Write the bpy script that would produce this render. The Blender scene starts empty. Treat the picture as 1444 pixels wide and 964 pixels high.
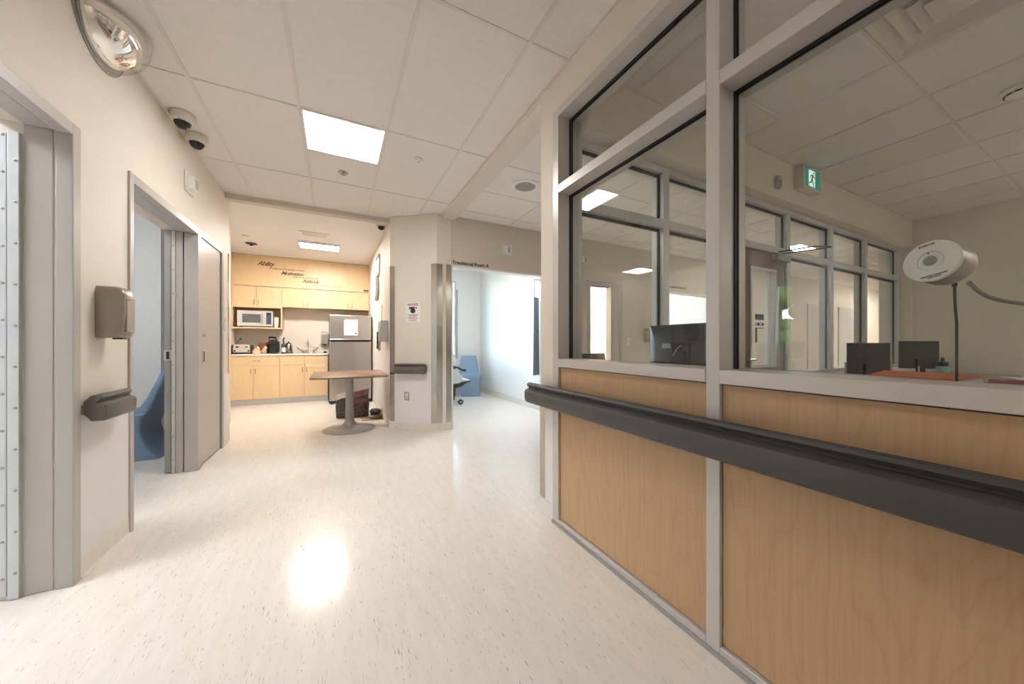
import bpy, bmesh, math, random
from mathutils import Vector, Matrix
PI = math.pi
random.seed(4)
S = bpy.context.scene
COL = S.collection

# ------------------------------------------------------------------ camera
H_CAM = 1.15
YAW = math.atan((722 - 473) / 483.0)          # the corridor runs along +Y, the camera looks to the right of it
cam = bpy.data.cameras.new('camera')
cam.sensor_width = 36.0
cam.lens = 483.0 / 1444.0 * 36.0
cam.shift_y = 2.0 / 1444.0
cam.clip_start = 0.02
cam_ob = bpy.data.objects.new('camera', cam)
cam_ob.location = (0, 0, H_CAM)
cam_ob.rotation_euler = (PI / 2, 0, -YAW)
COL.objects.link(cam_ob)
S.camera = cam_ob

# ------------------------------------------------------------------ exposure, world
S.view_settings.view_transform = 'Standard'
S.view_settings.look = 'None'
S.view_settings.gamma = 1.0
S.view_settings.use_curve_mapping = False
S.view_settings.exposure = 1.0
S.cycles.max_bounces = 10
S.cycles.diffuse_bounces = 6
S.cycles.transparent_max_bounces = 24
S.cycles.sample_clamp_indirect = 8.0
S.cycles.caustics_reflective = False
S.cycles.caustics_refractive = False

LAMP_W = 17.0          # radiance of the ceiling panels in the corridor
KITCHEN_W = 78.0
ROOM_W = 19.0
SKY_W = 2.4

world = bpy.data.worlds.new('daylight')
S.world = world
world.use_nodes = True
wn = world.node_tree
bgn = wn.nodes['Background']
skyt = wn.nodes.new('ShaderNodeTexSky')
skyt.sky_type = 'NISHITA'
skyt.sun_disc = False
skyt.sun_elevation = math.radians(42)
skyt.sun_rotation = math.radians(120)
wn.links.new(skyt.outputs[0], bgn.inputs[0])
bgn.inputs[1].default_value = SKY_W

# ------------------------------------------------------------------ materials
def new_mat(name):
    m = bpy.data.materials.new(name)
    m.use_nodes = True
    nt = m.node_tree
    return m, nt, nt.nodes['Principled BSDF']

def setp(b, col=None, rough=None, metal=None, spec=None, coat=None, emit=None, es=None):
    if col is not None: b.inputs['Base Color'].default_value = (*col, 1)
    if rough is not None: b.inputs['Roughness'].default_value = rough
    if metal is not None: b.inputs['Metallic'].default_value = metal
    if spec is not None: b.inputs['Specular IOR Level'].default_value = spec
    if coat is not None: b.inputs['Coat Weight'].default_value = coat
    if emit is not None: b.inputs['Emission Color'].default_value = (*emit, 1)
    if es is not None: b.inputs['Emission Strength'].default_value = es

def coords(nt, scale, kind='Object'):
    tc = nt.nodes.new('ShaderNodeTexCoord')
    mp = nt.nodes.new('ShaderNodeMapping')
    mp.inputs['Scale'].default_value = scale
    nt.links.new(tc.outputs[kind], mp.inputs['Vector'])
    return mp.outputs[0]

def noise(nt, vec, scale, detail=2.0, rough=0.5, dist=0.0):
    n = nt.nodes.new('ShaderNodeTexNoise')
    n.inputs['Scale'].default_value = scale
    n.inputs['Detail'].default_value = detail
    n.inputs['Roughness'].default_value = rough
    n.inputs['Distortion'].default_value = dist
    nt.links.new(vec, n.inputs['Vector'])
    return n.outputs['Fac']

def ramp(nt, fac, stops):
    r = nt.nodes.new('ShaderNodeValToRGB')
    while len(r.color_ramp.elements) < len(stops): r.color_ramp.elements.new(0.5)
    for e, (p, c) in zip(r.color_ramp.elements, stops):
        e.position = p
        e.color = (*c, 1) if len(c) == 3 else c
    nt.links.new(fac, r.inputs[0])
    return r.outputs[0]

def mix(nt, a, b, fac, mode='MIX'):
    m = nt.nodes.new('ShaderNodeMix')
    m.data_type = 'RGBA'
    m.blend_type = mode
    for sock, v in ((m.inputs[0], fac), (m.inputs[6], a), (m.inputs[7], b)):
        if isinstance(v, (int, float)): sock.default_value = v
        elif isinstance(v, tuple): sock.default_value = (*v, 1)
        else: nt.links.new(v, sock)
    return m.outputs[2]

def bump(nt, b, height, strength, dist=0.001):
    n = nt.nodes.new('ShaderNodeBump')
    n.inputs['Strength'].default_value = strength
    n.inputs['Distance'].default_value = dist
    nt.links.new(height, n.inputs['Height'])
    nt.links.new(n.outputs[0], b.inputs['Normal'])

def math_node(nt, op, a, b=None):
    m = nt.nodes.new('ShaderNodeMath')
    m.operation = op
    for s, v in ((m.inputs[0], a), (m.inputs[1], b)):
        if v is None: continue
        if isinstance(v, (int, float)): s.default_value = v
        else: nt.links.new(v, s)
    return m.outputs[0]

def plain(name, col, rough=0.5, metal=0.0, spec=0.5, vary=0.04, nscale=6.0, coat=None, bmp=0.0, bscale=200.0):
    m, nt, b = new_mat(name)
    setp(b, col, rough, metal, spec, coat)
    v = coords(nt, (1, 1, 1))
    if vary:
        n = noise(nt, v, nscale, 3)
        c = ramp(nt, n, [(0.3, tuple(x * (1 - vary) for x in col)), (0.7, tuple(min(1, x * (1 + vary)) for x in col))])
        nt.links.new(c, b.inputs['Base Color'])
    if bmp:
        bump(nt, b, noise(nt, v, bscale, 2), bmp)
    return m

def emitter(name, col, strength):
    m, nt, b = new_mat(name)
    setp(b, col, 0.5, emit=col, es=strength)
    return m

def brushed(name, col, rough, axis=2, metal=1.0):
    m, nt, b = new_mat(name)
    sc = [700, 700, 700]
    sc[axis] = 3
    v = coords(nt, tuple(sc))
    n = noise(nt, v, 1.0, 2)
    c = ramp(nt, n, [(0.3, tuple(x * 0.95 for x in col)), (0.7, tuple(min(1, x * 1.03) for x in col))])
    setp(b, col, rough, metal)
    nt.links.new(c, b.inputs['Base Color'])
    r = ramp(nt, n, [(0.2, (rough * 0.92,) * 3), (0.8, (rough * 1.1,) * 3)])
    nt.links.new(r, b.inputs['Roughness'])
    return m

def wood(name, light, dark, rings=22.0, stretch=0.28, scale=1.6, amt=0.5, rough=0.38, along='Z'):
    m, nt, b = new_mat(name)
    st = {'Z': (1, 1, stretch), 'X': (stretch, 1, 1), 'Y': (1, stretch, 1)}[along]
    v = coords(nt, st)
    n1 = noise(nt, v, scale, 3, 0.45, 0.25)
    rg = math_node(nt, 'FRACT', math_node(nt, 'MULTIPLY', n1, rings))
    tri = math_node(nt, 'ABSOLUTE', math_node(nt, 'SUBTRACT', rg, 0.5))
    line = ramp(nt, tri, [(0.0, (1, 1, 1)), (0.1, (0.25, 0.25, 0.25)), (0.5, (0, 0, 0))])
    fs = {'Z': (110, 110, 3), 'X': (3, 110, 110), 'Y': (110, 3, 110)}[along]
    n2 = noise(nt, coords(nt, fs), 1.0, 2)
    n3 = noise(nt, v, 0.8, 1)
    base = ramp(nt, n3, [(0.3, light), (0.7, tuple(0.72 * a + 0.28 * d for a, d in zip(light, dark)))])
    c = mix(nt, base, dark, math_node(nt, 'MULTIPLY', line, amt))
    fib = ramp(nt, n2, [(0.3, (0.93, 0.92, 0.9)), (0.65, (1.0, 1.0, 1.0))])
    c = mix(nt, c, fib, 1.0, 'MULTIPLY')
    nt.links.new(c, b.inputs['Base Color'])
    setp(b, None, rough, spec=0.4)
    return m

def glass_mat(name, tint, ior=1.5, rough=0.0):
    m = bpy.data.materials.new(name)
    m.use_nodes = True
    nt = m.node_tree
    nt.nodes.remove(nt.nodes['Principled BSDF'])
    out = nt.nodes['Material Output']
    tr = nt.nodes.new('ShaderNodeBsdfTransparent')
    tr.inputs[0].default_value = (*tint, 1)
    gl = nt.nodes.new('ShaderNodeBsdfGlossy')
    gl.inputs['Roughness'].default_value = rough
    # Schlick's Fresnel, the same from both sides of the thin sheet
    lw = nt.nodes.new('ShaderNodeLayerWeight')
    lw.inputs['Blend'].default_value = 0.5
    f0 = ((ior - 1) / (ior + 1)) ** 2
    fr = math_node(nt, 'ADD', math_node(nt, 'MULTIPLY', math_node(nt, 'POWER', lw.outputs['Facing'], 5.0), 1 - f0), f0)
    mx = nt.nodes.new('ShaderNodeMixShader')
    nt.links.new(fr, mx.inputs[0])
    nt.links.new(tr.outputs[0], mx.inputs[1])
    nt.links.new(gl.outputs[0], mx.inputs[2])
    nt.links.new(mx.outputs[0], out.inputs[0])
    return m

def floor_mat():
    m, nt, b = new_mat('streaked_vinyl')
    base = (0.74, 0.695, 0.64)
    v1 = coords(nt, (26, 4.5, 1))
    blot = noise(nt, v1, 1.0, 3, 0.6)
    c = ramp(nt, blot, [(0.30, (0.715, 0.67, 0.60)), (0.5, base), (0.72, (0.77, 0.735, 0.68))])
    v2 = coords(nt, (170, 13, 1))
    f1 = noise(nt, v2, 1.0, 2.5, 0.55)
    m1 = ramp(nt, f1, [(0.64, (0, 0, 0)), (0.70, (1, 1, 1))])
    c = mix(nt, c, (0.50, 0.42, 0.33), math_node(nt, 'MULTIPLY', m1, 0.75))
    v3 = coords(nt, (240, 20, 1))
    f2 = noise(nt, v3, 1.0, 1.5, 0.5)
    m2 = ramp(nt, f2, [(0.70, (0, 0, 0)), (0.725, (1, 1, 1))])
    c = mix(nt, c, (0.13, 0.11, 0.09), math_node(nt, 'MULTIPLY', m2, 0.85))
    nt.links.new(c, b.inputs['Base Color'])
    big = noise(nt, coords(nt, (1, 1, 1)), 1.3, 3)
    r = ramp(nt, big, [(0.3, (0.14,) * 3), (0.75, (0.22,) * 3)])
    nt.links.new(r, b.inputs['Roughness'])
    setp(b, None, None, spec=0.38)
    bump(nt, b, noise(nt, coords(nt, (3, 3, 3)), 3.0, 2), 0.10, 0.004)
    return m

M = {}
M['wall'] = plain('wall_paint', (0.715, 0.66, 0.59), 0.55, spec=0.3, vary=0.012, bmp=0.05, bscale=300)
M['wall_darker'] = plain('darker_wall_tone', (0.63, 0.57, 0.50), 0.55, spec=0.3, vary=0.012, bmp=0.05, bscale=300)  # wall colour in a slightly darker tone
M['wall_white'] = plain('white_wall_paint', (0.80, 0.80, 0.79), 0.55, spec=0.3, vary=0.012)
M['guard_sheet'] = plain('wall_protection_sheet', (0.74, 0.72, 0.72), 0.4, spec=0.4, vary=0.01)
M['base'] = plain('cove_base_vinyl', (0.72, 0.68, 0.61), 0.35, spec=0.4, vary=0.05, nscale=20)
M['white_trim'] = plain('white_trim_paint', (0.80, 0.79, 0.78), 0.4, vary=0.01)
M['tile'] = plain('ceiling_tile_fibre', (0.80, 0.765, 0.74), 0.8, spec=0.1, vary=0.02, nscale=40, bmp=0.15, bscale=500)
M['tee'] = plain('ceiling_tee_paint', (0.72, 0.68, 0.64), 0.45, vary=0.0)
M['gypsum'] = plain('gypsum_ceiling_paint', (0.82, 0.80, 0.785), 0.7, spec=0.15, vary=0.01)
M['frame'] = plain('grey_door_frame_paint', (0.46, 0.435, 0.415), 0.38, spec=0.5, vary=0.015)
M['door_grey'] = plain('grey_door_paint', (0.45, 0.415, 0.38), 0.35, spec=0.5, vary=0.02, nscale=3)
M['steel_sheet'] = plain('pale_steel_door_skin', (0.62, 0.65, 0.68), 0.4, 0.1, vary=0.03)
M['dark'] = plain('dark_gap', (0.03, 0.03, 0.03), 0.7, vary=0.1)
M['alu'] = plain('window_frame_paint', (0.56, 0.535, 0.52), 0.35, 0.15, vary=0.01)
M['alu_far'] = plain('lit_inner_frame_tone', (0.62, 0.63, 0.63), 0.35, 0.15, vary=0.01)  # base colour raised to carry the cross corridor's light on the frames
M['gasket'] = plain('black_gasket', (0.012, 0.012, 0.012), 0.5, vary=0.1)
M['glass'] = glass_mat('station_glass', (0.965, 0.975, 0.965))
M['glass2'] = glass_mat('clear_glass', (0.96, 0.975, 0.97))
M['acrylic'] = glass_mat('clear_acrylic', (0.985, 0.985, 0.98), 1.3)
M['maple_big'] = wood('maple_panel_wood', (0.545, 0.365, 0.215), (0.40, 0.245, 0.13), 26, 0.17, 2.4, 0.30)
M['maple'] = wood('maple_cabinet_wood', (0.76, 0.575, 0.355), (0.64, 0.45, 0.25), 12, 0.25, 1.6, 0.22)
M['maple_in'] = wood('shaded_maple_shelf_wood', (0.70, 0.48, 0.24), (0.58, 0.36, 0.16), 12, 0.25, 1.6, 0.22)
M['table_wood'] = wood('table_laminate', (0.30, 0.165, 0.095), (0.20, 0.105, 0.06), 14, 0.2, 2.0, 0.4, 0.3, 'X')
M['door_brown'] = wood('brown_door_veneer', (0.22, 0.155, 0.115), (0.15, 0.10, 0.072), 14, 0.2, 2.0, 0.35, 0.4)
M['rail'] = plain('handrail_charcoal_vinyl', (0.062, 0.060, 0.062), 0.42, spec=0.45, vary=0.03, bmp=0.12, bscale=900)
M['rail_warm'] = plain('handrail_grey_vinyl', (0.125, 0.115, 0.108), 0.42, spec=0.45, vary=0.03, bmp=0.12, bscale=900)
M['steel'] = brushed('brushed_stainless', (0.50, 0.465, 0.425), 0.17, 2)
M['fridge_steel'] = brushed('fridge_stainless', (0.50, 0.48, 0.46), 0.33, 0)
M['chrome'] = plain('chrome', (0.78, 0.78, 0.78), 0.12, 1.0, vary=0.0)
M['mirror'] = plain('mirror_silver', (0.94, 0.93, 0.91), 0.015, 1.0, vary=0.0)
M['gunmetal'] = plain('grey_powder_coat', (0.36, 0.35, 0.345), 0.35, 0.3, vary=0.02)
M['pewter'] = plain('dispenser_pewter_plastic', (0.33, 0.285, 0.24), 0.32, 0.25, spec=0.5, vary=0.03)
M['grey_plastic'] = plain('grey_plastic', (0.40, 0.39, 0.38), 0.4, vary=0.03)
M['white_plastic'] = plain('white_plastic', (0.80, 0.79, 0.77), 0.35, vary=0.01)
M['cream_plastic'] = plain('cream_plastic', (0.70, 0.66, 0.59), 0.4, vary=0.01)
M['black'] = plain('black_plastic', (0.016, 0.016, 0.018), 0.38, vary=0.1)
M['black_gloss'] = plain('black_gloss', (0.01, 0.01, 0.012), 0.08, spec=0.6, vary=0.1)
M['rubber'] = plain('black_rubber', (0.02, 0.02, 0.02), 0.7, vary=0.1)
M['chair_blue'] = plain('blue_moulded_plastic', (0.20, 0.29, 0.42), 0.45, spec=0.4, vary=0.03)
M['curtain'] = plain('slate_blue_curtain_cloth', (0.20, 0.245, 0.30), 0.85, spec=0.1, vary=0.06, nscale=30)
M['pad'] = plain('grey_vinyl_cushion', (0.42, 0.46, 0.47), 0.45, vary=0.03)
M['counter'] = plain('pale_worktop_laminate', (0.78, 0.74, 0.69), 0.35, vary=0.03, nscale=60)
M['desk'] = plain('grey_desk_laminate', (0.30, 0.28, 0.26), 0.45, vary=0.03, nscale=60)
M['paper'] = plain('white_paper', (0.85, 0.85, 0.85), 0.7, vary=0.01)
M['label'] = plain('cream_label', (0.80, 0.72, 0.60), 0.6, vary=0.02)
M['ink'] = plain('black_ink', (0.02, 0.018, 0.018), 0.6, vary=0.0)
M['ink_brown'] = plain('dark_brown_lettering', (0.06, 0.04, 0.03), 0.5, vary=0.0)
M['ink_thin'] = plain('faded_brown_lettering', (0.20, 0.13, 0.08), 0.5, vary=0.0)
M['ink_red'] = plain('red_ink', (0.45, 0.03, 0.05), 0.6, vary=0.0)
M['green_light'] = emitter('exit_green_light', (0.01, 0.20, 0.13), 0.34)
M['white_light'] = emitter('exit_white_light', (0.80, 0.95, 0.98), 0.36)
M['lamp'] = emitter('ceiling_panel_light', (1.0, 0.955, 0.905), LAMP_W)
M['lamp_room_soft'] = emitter('added_room_light', (0.90, 0.95, 1.0), ROOM_W * 0.62)
M['lamp_half'] = emitter('station_panel_light', (1.0, 0.96, 0.91), LAMP_W * 0.75)
M['lamp_dim'] = emitter('added_panel_light', (1.0, 0.955, 0.89), LAMP_W * 0.55)
M['lamp_far'] = emitter('far_corridor_panel_light', (1.0, 0.94, 0.86), LAMP_W * 0.9)
M['lamp_kitchen'] = emitter('kitchen_panel_light', (1.0, 0.925, 0.85), KITCHEN_W)
M['lamp_room'] = emitter('cool_room_light', (0.94, 0.97, 1.0), ROOM_W)
M['lamp_off'] = plain('unlit_diffuser', (0.74, 0.715, 0.685), 0.4, vary=0.0)
M['orange'] = plain('orange_folder_card', (0.55, 0.13, 0.035), 0.5, vary=0.08, nscale=14)
M['crimson'] = plain('crimson_folder_card', (0.28, 0.02, 0.045), 0.5, vary=0.08, nscale=14)
M['green'] = plain('green_card', (0.04, 0.10, 0.05), 0.5, vary=0.06)
M['teal'] = plain('mint_bottle_paint', (0.20, 0.46, 0.40), 0.4, vary=0.03)
M['tan'] = plain('tan_cardboard', (0.36, 0.24, 0.13), 0.7, vary=0.06)
M['bread'] = plain('bread_crust', (0.55, 0.33, 0.16), 0.6, vary=0.25, nscale=30)
M['bread2'] = plain('bread_bag_film', (0.75, 0.52, 0.34), 0.35, vary=0.3, nscale=22)
M['maroon'] = plain('maroon_bag_film', (0.20, 0.08, 0.07), 0.35, vary=0.3, nscale=24)
M['bag_dark'] = plain('dark_patterned_bag', (0.09, 0.065, 0.055), 0.4, vary=0.95, nscale=34)
M['bag_pink'] = plain('mauve_bag_print', (0.23, 0.10, 0.10), 0.4, vary=0.35, nscale=18)
M['bag_black'] = plain('black_checked_bag', (0.06, 0.06, 0.06), 0.4, vary=0.9, nscale=40)
M['screen'] = plain('dark_screen', (0.03, 0.035, 0.04), 0.12, vary=0.05)
M['mw_window'] = plain('microwave_window', (0.10, 0.11, 0.12), 0.15, vary=0.1)
M['blue_panel'] = plain('microwave_key_panel', (0.05, 0.06, 0.11), 0.3, vary=0.2, nscale=40)
M['white_metal'] = plain('microwave_silver_front', (0.62, 0.62, 0.63), 0.3, 0.2, vary=0.02)
M['speaker_cloth'] = plain('speaker_grille_cloth', (0.30, 0.295, 0.27), 0.7, vary=0.08, nscale=200)
M['floor'] = floor_mat()
M['grass'] = plain('lawn_grass', (0.10, 0.15, 0.045), 0.9, vary=0.3, nscale=3)
M['leaf'] = plain('tree_leaf', (0.09, 0.15, 0.04), 0.8, vary=0.35, nscale=5)
M['bark'] = plain('tree_bark', (0.10, 0.07, 0.05), 0.9, vary=0.3)
M['asphalt'] = plain('parking_asphalt', (0.30, 0.30, 0.31), 0.9, vary=0.1)

# ------------------------------------------------------------------ mesh builder
class MB:
    def __init__(s): s.v = []; s.f = []
    def add(s, vs, fs):
        o = len(s.v)
        s.v += [tuple(p) for p in vs]
        s.f += [tuple(i + o for i in f) for f in fs]
        return s
    def box(s, x0, x1, y0, y1, z0, z1):
        if x0 > x1: x0, x1 = x1, x0
        if y0 > y1: y0, y1 = y1, y0
        if z0 > z1: z0, z1 = z1, z0
        return s.add([(x0, y0, z0), (x1, y0, z0), (x1, y1, z0), (x0, y1, z0), (x0, y0, z1), (x1, y0, z1), (x1, y1, z1), (x0, y1, z1)],
                     [(0, 3, 2, 1), (4, 5, 6, 7), (0, 1, 5, 4), (1, 2, 6, 5), (2, 3, 7, 6), (3, 0, 4, 7)])
    def prism(s, pts, vec):
        n = len(pts)
        P = [Vector(p) for p in pts]
        V = Vector(vec)
        nrm = Vector((0, 0, 0))
        for i in range(n): nrm += P[i].cross(P[(i + 1) % n])
        if nrm.dot(V) > 0: P = P[::-1]
        return s.add(P + [p + V for p in P], [tuple(range(n)), tuple(range(2 * n - 1, n - 1, -1))] + [(i, i + n, (i + 1) % n + n, (i + 1) % n) for i in range(n)])
    def cyl(s, p0, p1, r0, r1=None, n=16, caps=True):
        r1 = r0 if r1 is None else r1
        return s.tube([p0, p1], [r0, r1], n, caps)
    def tube(s, pts, r, n=8, caps=True):
        P = [Vector(p) for p in pts]
        R = r if isinstance(r, (list, tuple)) else [r] * len(P)
        vs, fs = [], []
        up = None
        for i, p in enumerate(P):
            t = (P[min(i + 1, len(P) - 1)] - P[max(i - 1, 0)]).normalized()
            if up is None:
                up = Vector((0, 0, 1)) if abs(t.z) < 0.9 else Vector((1, 0, 0))
            a = t.cross(up)
            if a.length < 1e-6: a = t.cross(Vector((0, 1, 0)))
            a.normalize()
            b = a.cross(t).normalized()
            up = b
            for k in range(n):
                an = 2 * PI * k / n
                vs.append(p + (a * math.cos(an) + b * math.sin(an)) * R[i])
        for i in range(len(P) - 1):
            for k in range(n):
                fs.append((i * n + k, i * n + (k + 1) % n, (i + 1) * n + (k + 1) % n, (i + 1) * n + k))
        if caps:
            fs.append(tuple(range(n - 1, -1, -1)))
            fs.append(tuple((len(P) - 1) * n + k for k in range(n)))
        return s.add(vs, fs)
    def lathe(s, prof, o=(0, 0, 0), axis=(0, 0, 1), n=24, sx=1.0, sy=1.0):
        ax = Vector(axis).normalized()
        q = Vector((0, 0, 1)).rotation_difference(ax)
        O = Vector(o)
        vs, fs = [], []
        for (r, z) in prof:
            for k in range(n):
                a = 2 * PI * k / n
                vs.append(O + q @ Vector((r * math.cos(a) * sx, r * math.sin(a) * sy, z)))
        for i in range(len(prof) - 1):
            for k in range(n):
                fs.append((i * n + k, i * n + (k + 1) % n, (i + 1) * n + (k + 1) % n, (i + 1) * n + k))
        if prof[0][0] > 1e-5: fs.append(tuple(range(n - 1, -1, -1)))
        if prof[-1][0] > 1e-5: fs.append(tuple((len(prof) - 1) * n + k for k in range(n)))
        return s.add(vs, fs)
    def ell(s, c, rx, ry, rz, n=16, m=10):
        prof = [(max(1e-6, math.sin(PI * i / m)), -math.cos(PI * i / m)) for i in range(m + 1)]
        vs, fs = [], []
        for (r, z) in prof:
            for k in range(n):
                a = 2 * PI * k / n
                vs.append((c[0] + rx * r * math.cos(a), c[1] + ry * r * math.sin(a), c[2] + rz * z))
        for i in range(m):
            for k in range(n):
                fs.append((i * n + k, i * n + (k + 1) % n, (i + 1) * n + (k + 1) % n, (i + 1) * n + k))
        return s.add(vs, fs)
    def loft(s, rings, caps=True):
        n = len(rings[0])
        vs = [p for r in rings for p in r]
        fs = []
        for i in range(len(rings) - 1):
            for k in range(n):
                fs.append((i * n + k, i * n + (k + 1) % n, (i + 1) * n + (k + 1) % n, (i + 1) * n + k))
        if caps:
            fs.append(tuple(range(n - 1, -1, -1)))
            fs.append(tuple((len(rings) - 1) * n + k for k in range(n)))
        return s.add(vs, fs)
    def build(s, name, mat, parent=None, bevel=0.0, smooth=None, seg=2, sub=0, angle=35):
        me = bpy.data.meshes.new(name)
        me.from_pydata(s.v, [], s.f)
        bm = bmesh.new()
        bm.from_mesh(me)
        bmesh.ops.remove_doubles(bm, verts=bm.verts, dist=1e-6)
        bmesh.ops.recalc_face_normals(bm, faces=bm.faces)
        bm.to_mesh(me)
        bm.free()
        me.materials.append(M[mat] if isinstance(mat, str) else mat)
        o = bpy.data.objects.new(name, me)
        COL.objects.link(o)
        if parent is not None: o.parent = parent
        if smooth or bevel or sub:
            me.polygons.foreach_set('use_smooth', [True] * len(me.polygons))
            if not sub: me.set_sharp_from_angle(angle=math.radians(angle))
        if bevel:
            b = o.modifiers.new('edge', 'BEVEL')
            b.width = bevel
            b.segments = seg
            b.limit_method = 'ANGLE'
            b.angle_limit = math.radians(40)
        if sub:
            b = o.modifiers.new('round', 'SUBSURF')
            b.levels = sub
            b.render_levels = sub
        return o

def BX(*a): return MB().box(*a)

def tag(o, label, cat, group=None):
    o['label'] = label
    o['category'] = cat
    if group: o['group'] = group
    return o

def thing(name, label, cat, loc=(0, 0, 0), rz=0.0, group=None):
    o = bpy.data.objects.new(name, None)
    o.empty_display_size = 0.05
    COL.objects.link(o)
    o.location = loc
    o.rotation_euler = (0, 0, rz)
    return tag(o, label, cat, group)

def struct(name, mb, mat, bevel=0.0, smooth=None):
    o = mb.build(name, mat, None, bevel, smooth)
    o['kind'] = 'structure'
    return o

def sroot(name, loc=(0, 0, 0)):
    o = bpy.data.objects.new(name, None)
    COL.objects.link(o)
    o.location = loc
    o['kind'] = 'structure'
    return o

def copy_tree(o, parent=None):
    c = o.copy()
    COL.objects.link(c)
    if parent is not None: c.parent = parent
    for ch in list(o.children): copy_tree(ch, c)
    return c

def text_part(name, body, size, mat, parent, loc, rot, shear=0.0, align='CENTER', extrude=0.0006, offset=0.0, spacing=1.0):
    cu = bpy.data.curves.new(name, 'FONT')
    cu.body = body
    cu.size = size
    cu.shear = shear
    cu.align_x = align
    cu.extrude = extrude
    cu.offset = offset
    cu.space_character = spacing
    cu.resolution_u = 3
    ob = bpy.data.objects.new(name, cu)
    COL.objects.link(ob)
    dg = bpy.context.evaluated_depsgraph_get()
    me = bpy.data.meshes.new_from_object(ob.evaluated_get(dg))
    bpy.data.objects.remove(ob)
    me.materials.clear()
    me.materials.append(M[mat])
    o = bpy.data.objects.new(name, me)
    COL.objects.link(o)
    o.parent = parent
    o.location = loc
    o.rotation_euler = rot
    return o

# ------------------------------------------------------------------ the place, in metres
ZC = 2.86                 # ceiling
XL = -1.115               # corridor's left wall
XR = 1.26                 # station wall
YT = 4.46                 # wall of the transitional room
KA = (0.657, 4.88)        # the column's two corners
KB = (1.185, YT)
YK = 8.46                 # kitchen's back wall
YS0, YS1 = 1.69, 2.007    # station's end wall

# ---- floor
struct('floor', BX(-5.2, 18.2, -4.2, 9.2, -0.12, 0.0), 'floor')

# ---- ceilings
ceil = sroot('ceiling')
BX(-5.2, 18.2, -4.2, 9.2, ZC + 0.075, ZC + 0.2).build('ceiling_slab', 'gypsum', ceil)
_tile_cache = {}
def tile(x0, x1, y0, y1):
    w, l = round(x1 - x0, 3), round(y1 - y0, 3)
    if w < 0.03 or l < 0.03: return
    g = 0.0075
    key = (w, l)
    if key not in _tile_cache:
        o = BX(-w / 2 + g, w / 2 - g, -l / 2 + g, l / 2 - g, 0.004, 0.022).build('ceiling_tile', 'tile', ceil)
        _tile_cache[key] = o
    else:
        o = _tile_cache[key].copy()
        COL.objects.link(o)
        o.parent = ceil
    o.location = ((x0 + x1) / 2, (y0 + y1) / 2, ZC)
def ceiling_zone(xs, ys, holes=(), splits=(), tw=0.012):
    """xs, ys: grid lines; holes: cells (x0,x1,y0,y1) left open for fittings; splits: extra cross lines (x0,x1,y)"""
    t = MB()
    for x in xs: t.box(x - tw, x + tw, ys[0], ys[-1], ZC - 0.001, ZC + 0.012)
    for y in ys:
        t.box(xs[0], xs[-1], y - tw * 0.7, y + tw * 0.7, ZC - 0.0005, ZC + 0.012)
    for (a, b, y) in splits: t.box(a, b, y - tw * 0.7, y + tw * 0.7, ZC - 0.0005, ZC + 0.012)
    t.build('ceiling_grid', 'tee', ceil)
    for i in range(len(xs) - 1):
        for j in range(len(ys) - 1):
            segs = [ys[j]] + sorted(y for (a, b, y) in splits if abs(a - xs[i]) < 0.02 and ys[j] < y < ys[j + 1]) + [ys[j + 1]]
            for k in range(len(segs) - 1):
                c = ((xs[i] + xs[i + 1]) / 2, (segs[k] + segs[k + 1]) / 2)
                if any(h[0] < c[0] < h[1] and h[2] < c[1] < h[3] for h in holes): continue
                tile(xs[i], xs[i + 1], segs[k], segs[k + 1])
L0 = (-0.235, 0.375, 2.915, 3.515)
ceiling_zone([XL, -0.845, -0.235, 0.375, 0.985, XR], [-2.6, -1.97, -0.75, 0.47, 1.69, 2.915, 4.10, 4.95],
             holes=[L0, (-0.235, 0.375, -1.97, -1.37)], splits=[(-0.235, 0.375, 3.515), (-0.235, 0.375, -1.37)])
# station
ceiling_zone([XR + 0.15, 1.82, 2.43, 3.04, 3.65, 4.26, 4.87, 5.48, 6.09, 6.70, 7.17], [-2.6, -2.43, -1.83, -0.43, 0.79, YS0],
             holes=[(6.09, 6.70, -2.43, -1.83), (3.04, 3.65, -2.43, -1.83), (2.43, 3.04, 0.18, 0.79), (4.26, 4.87, 0.79, 1.39), (6.09, 6.70, 0.79, 1.39), (2.43, 3.04, 0.79, 1.39)],
             splits=[(2.43, 3.04, 0.18), (4.26, 4.87, 1.39), (6.09, 6.70, 1.39), (2.43, 3.04, 1.39)])
# cross corridor
ceiling_zone([1.43, 2.25, 2.86, 3.47, 4.08, 4.69, 5.30, 5.91, 6.52, 7.13, 7.74, 8.35, 8.96, 9.57, 10.18, 10.79, 11.4, 12.01, 12.62, 13.23, 13.84, 14.45, 15.06, 15.67, 16.28, 17.5],
             [YS1, 2.35, 2.96, 3.57, 4.20, YT],
             holes=[(7.13, 7.74, 2.96, 3.57), (14.45, 15.06, 2.96, 3.57)])
# plain gypsum over kitchen and rooms
BX(-1.45, 0.8, 5.03, 8.6, ZC, ZC + 0.05).build('gypsum_panel', 'gypsum', ceil)
BX(0.8, 3.3, YT + 0.1, 7.95, ZC, ZC + 0.05).build('gypsum_panel', 'gypsum', ceil)
BX(-1.9, -1.45, 6.25, 8.6, ZC, ZC + 0.05).build('gypsum_panel', 'gypsum', ceil)
BX(-4.2, XL - 0.1, -1.35, 5.03, ZC, ZC + 0.05).build('gypsum_panel', 'gypsum', ceil)
BX(-4.2, -1.45, 5.03, 6.25, ZC, ZC + 0.05).build('gypsum_panel', 'gypsum', ceil)
# beams
struct('trim_1', BX(XR, 1.43, YS1, YT, ZC - 0.05, ZC + 0.03), 'wall')
struct('trim_2', BX(XL, KA[0] + 0.02, 4.95, 5.06, ZC - 0.058, ZC + 0.03), 'wall_darker')

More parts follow.
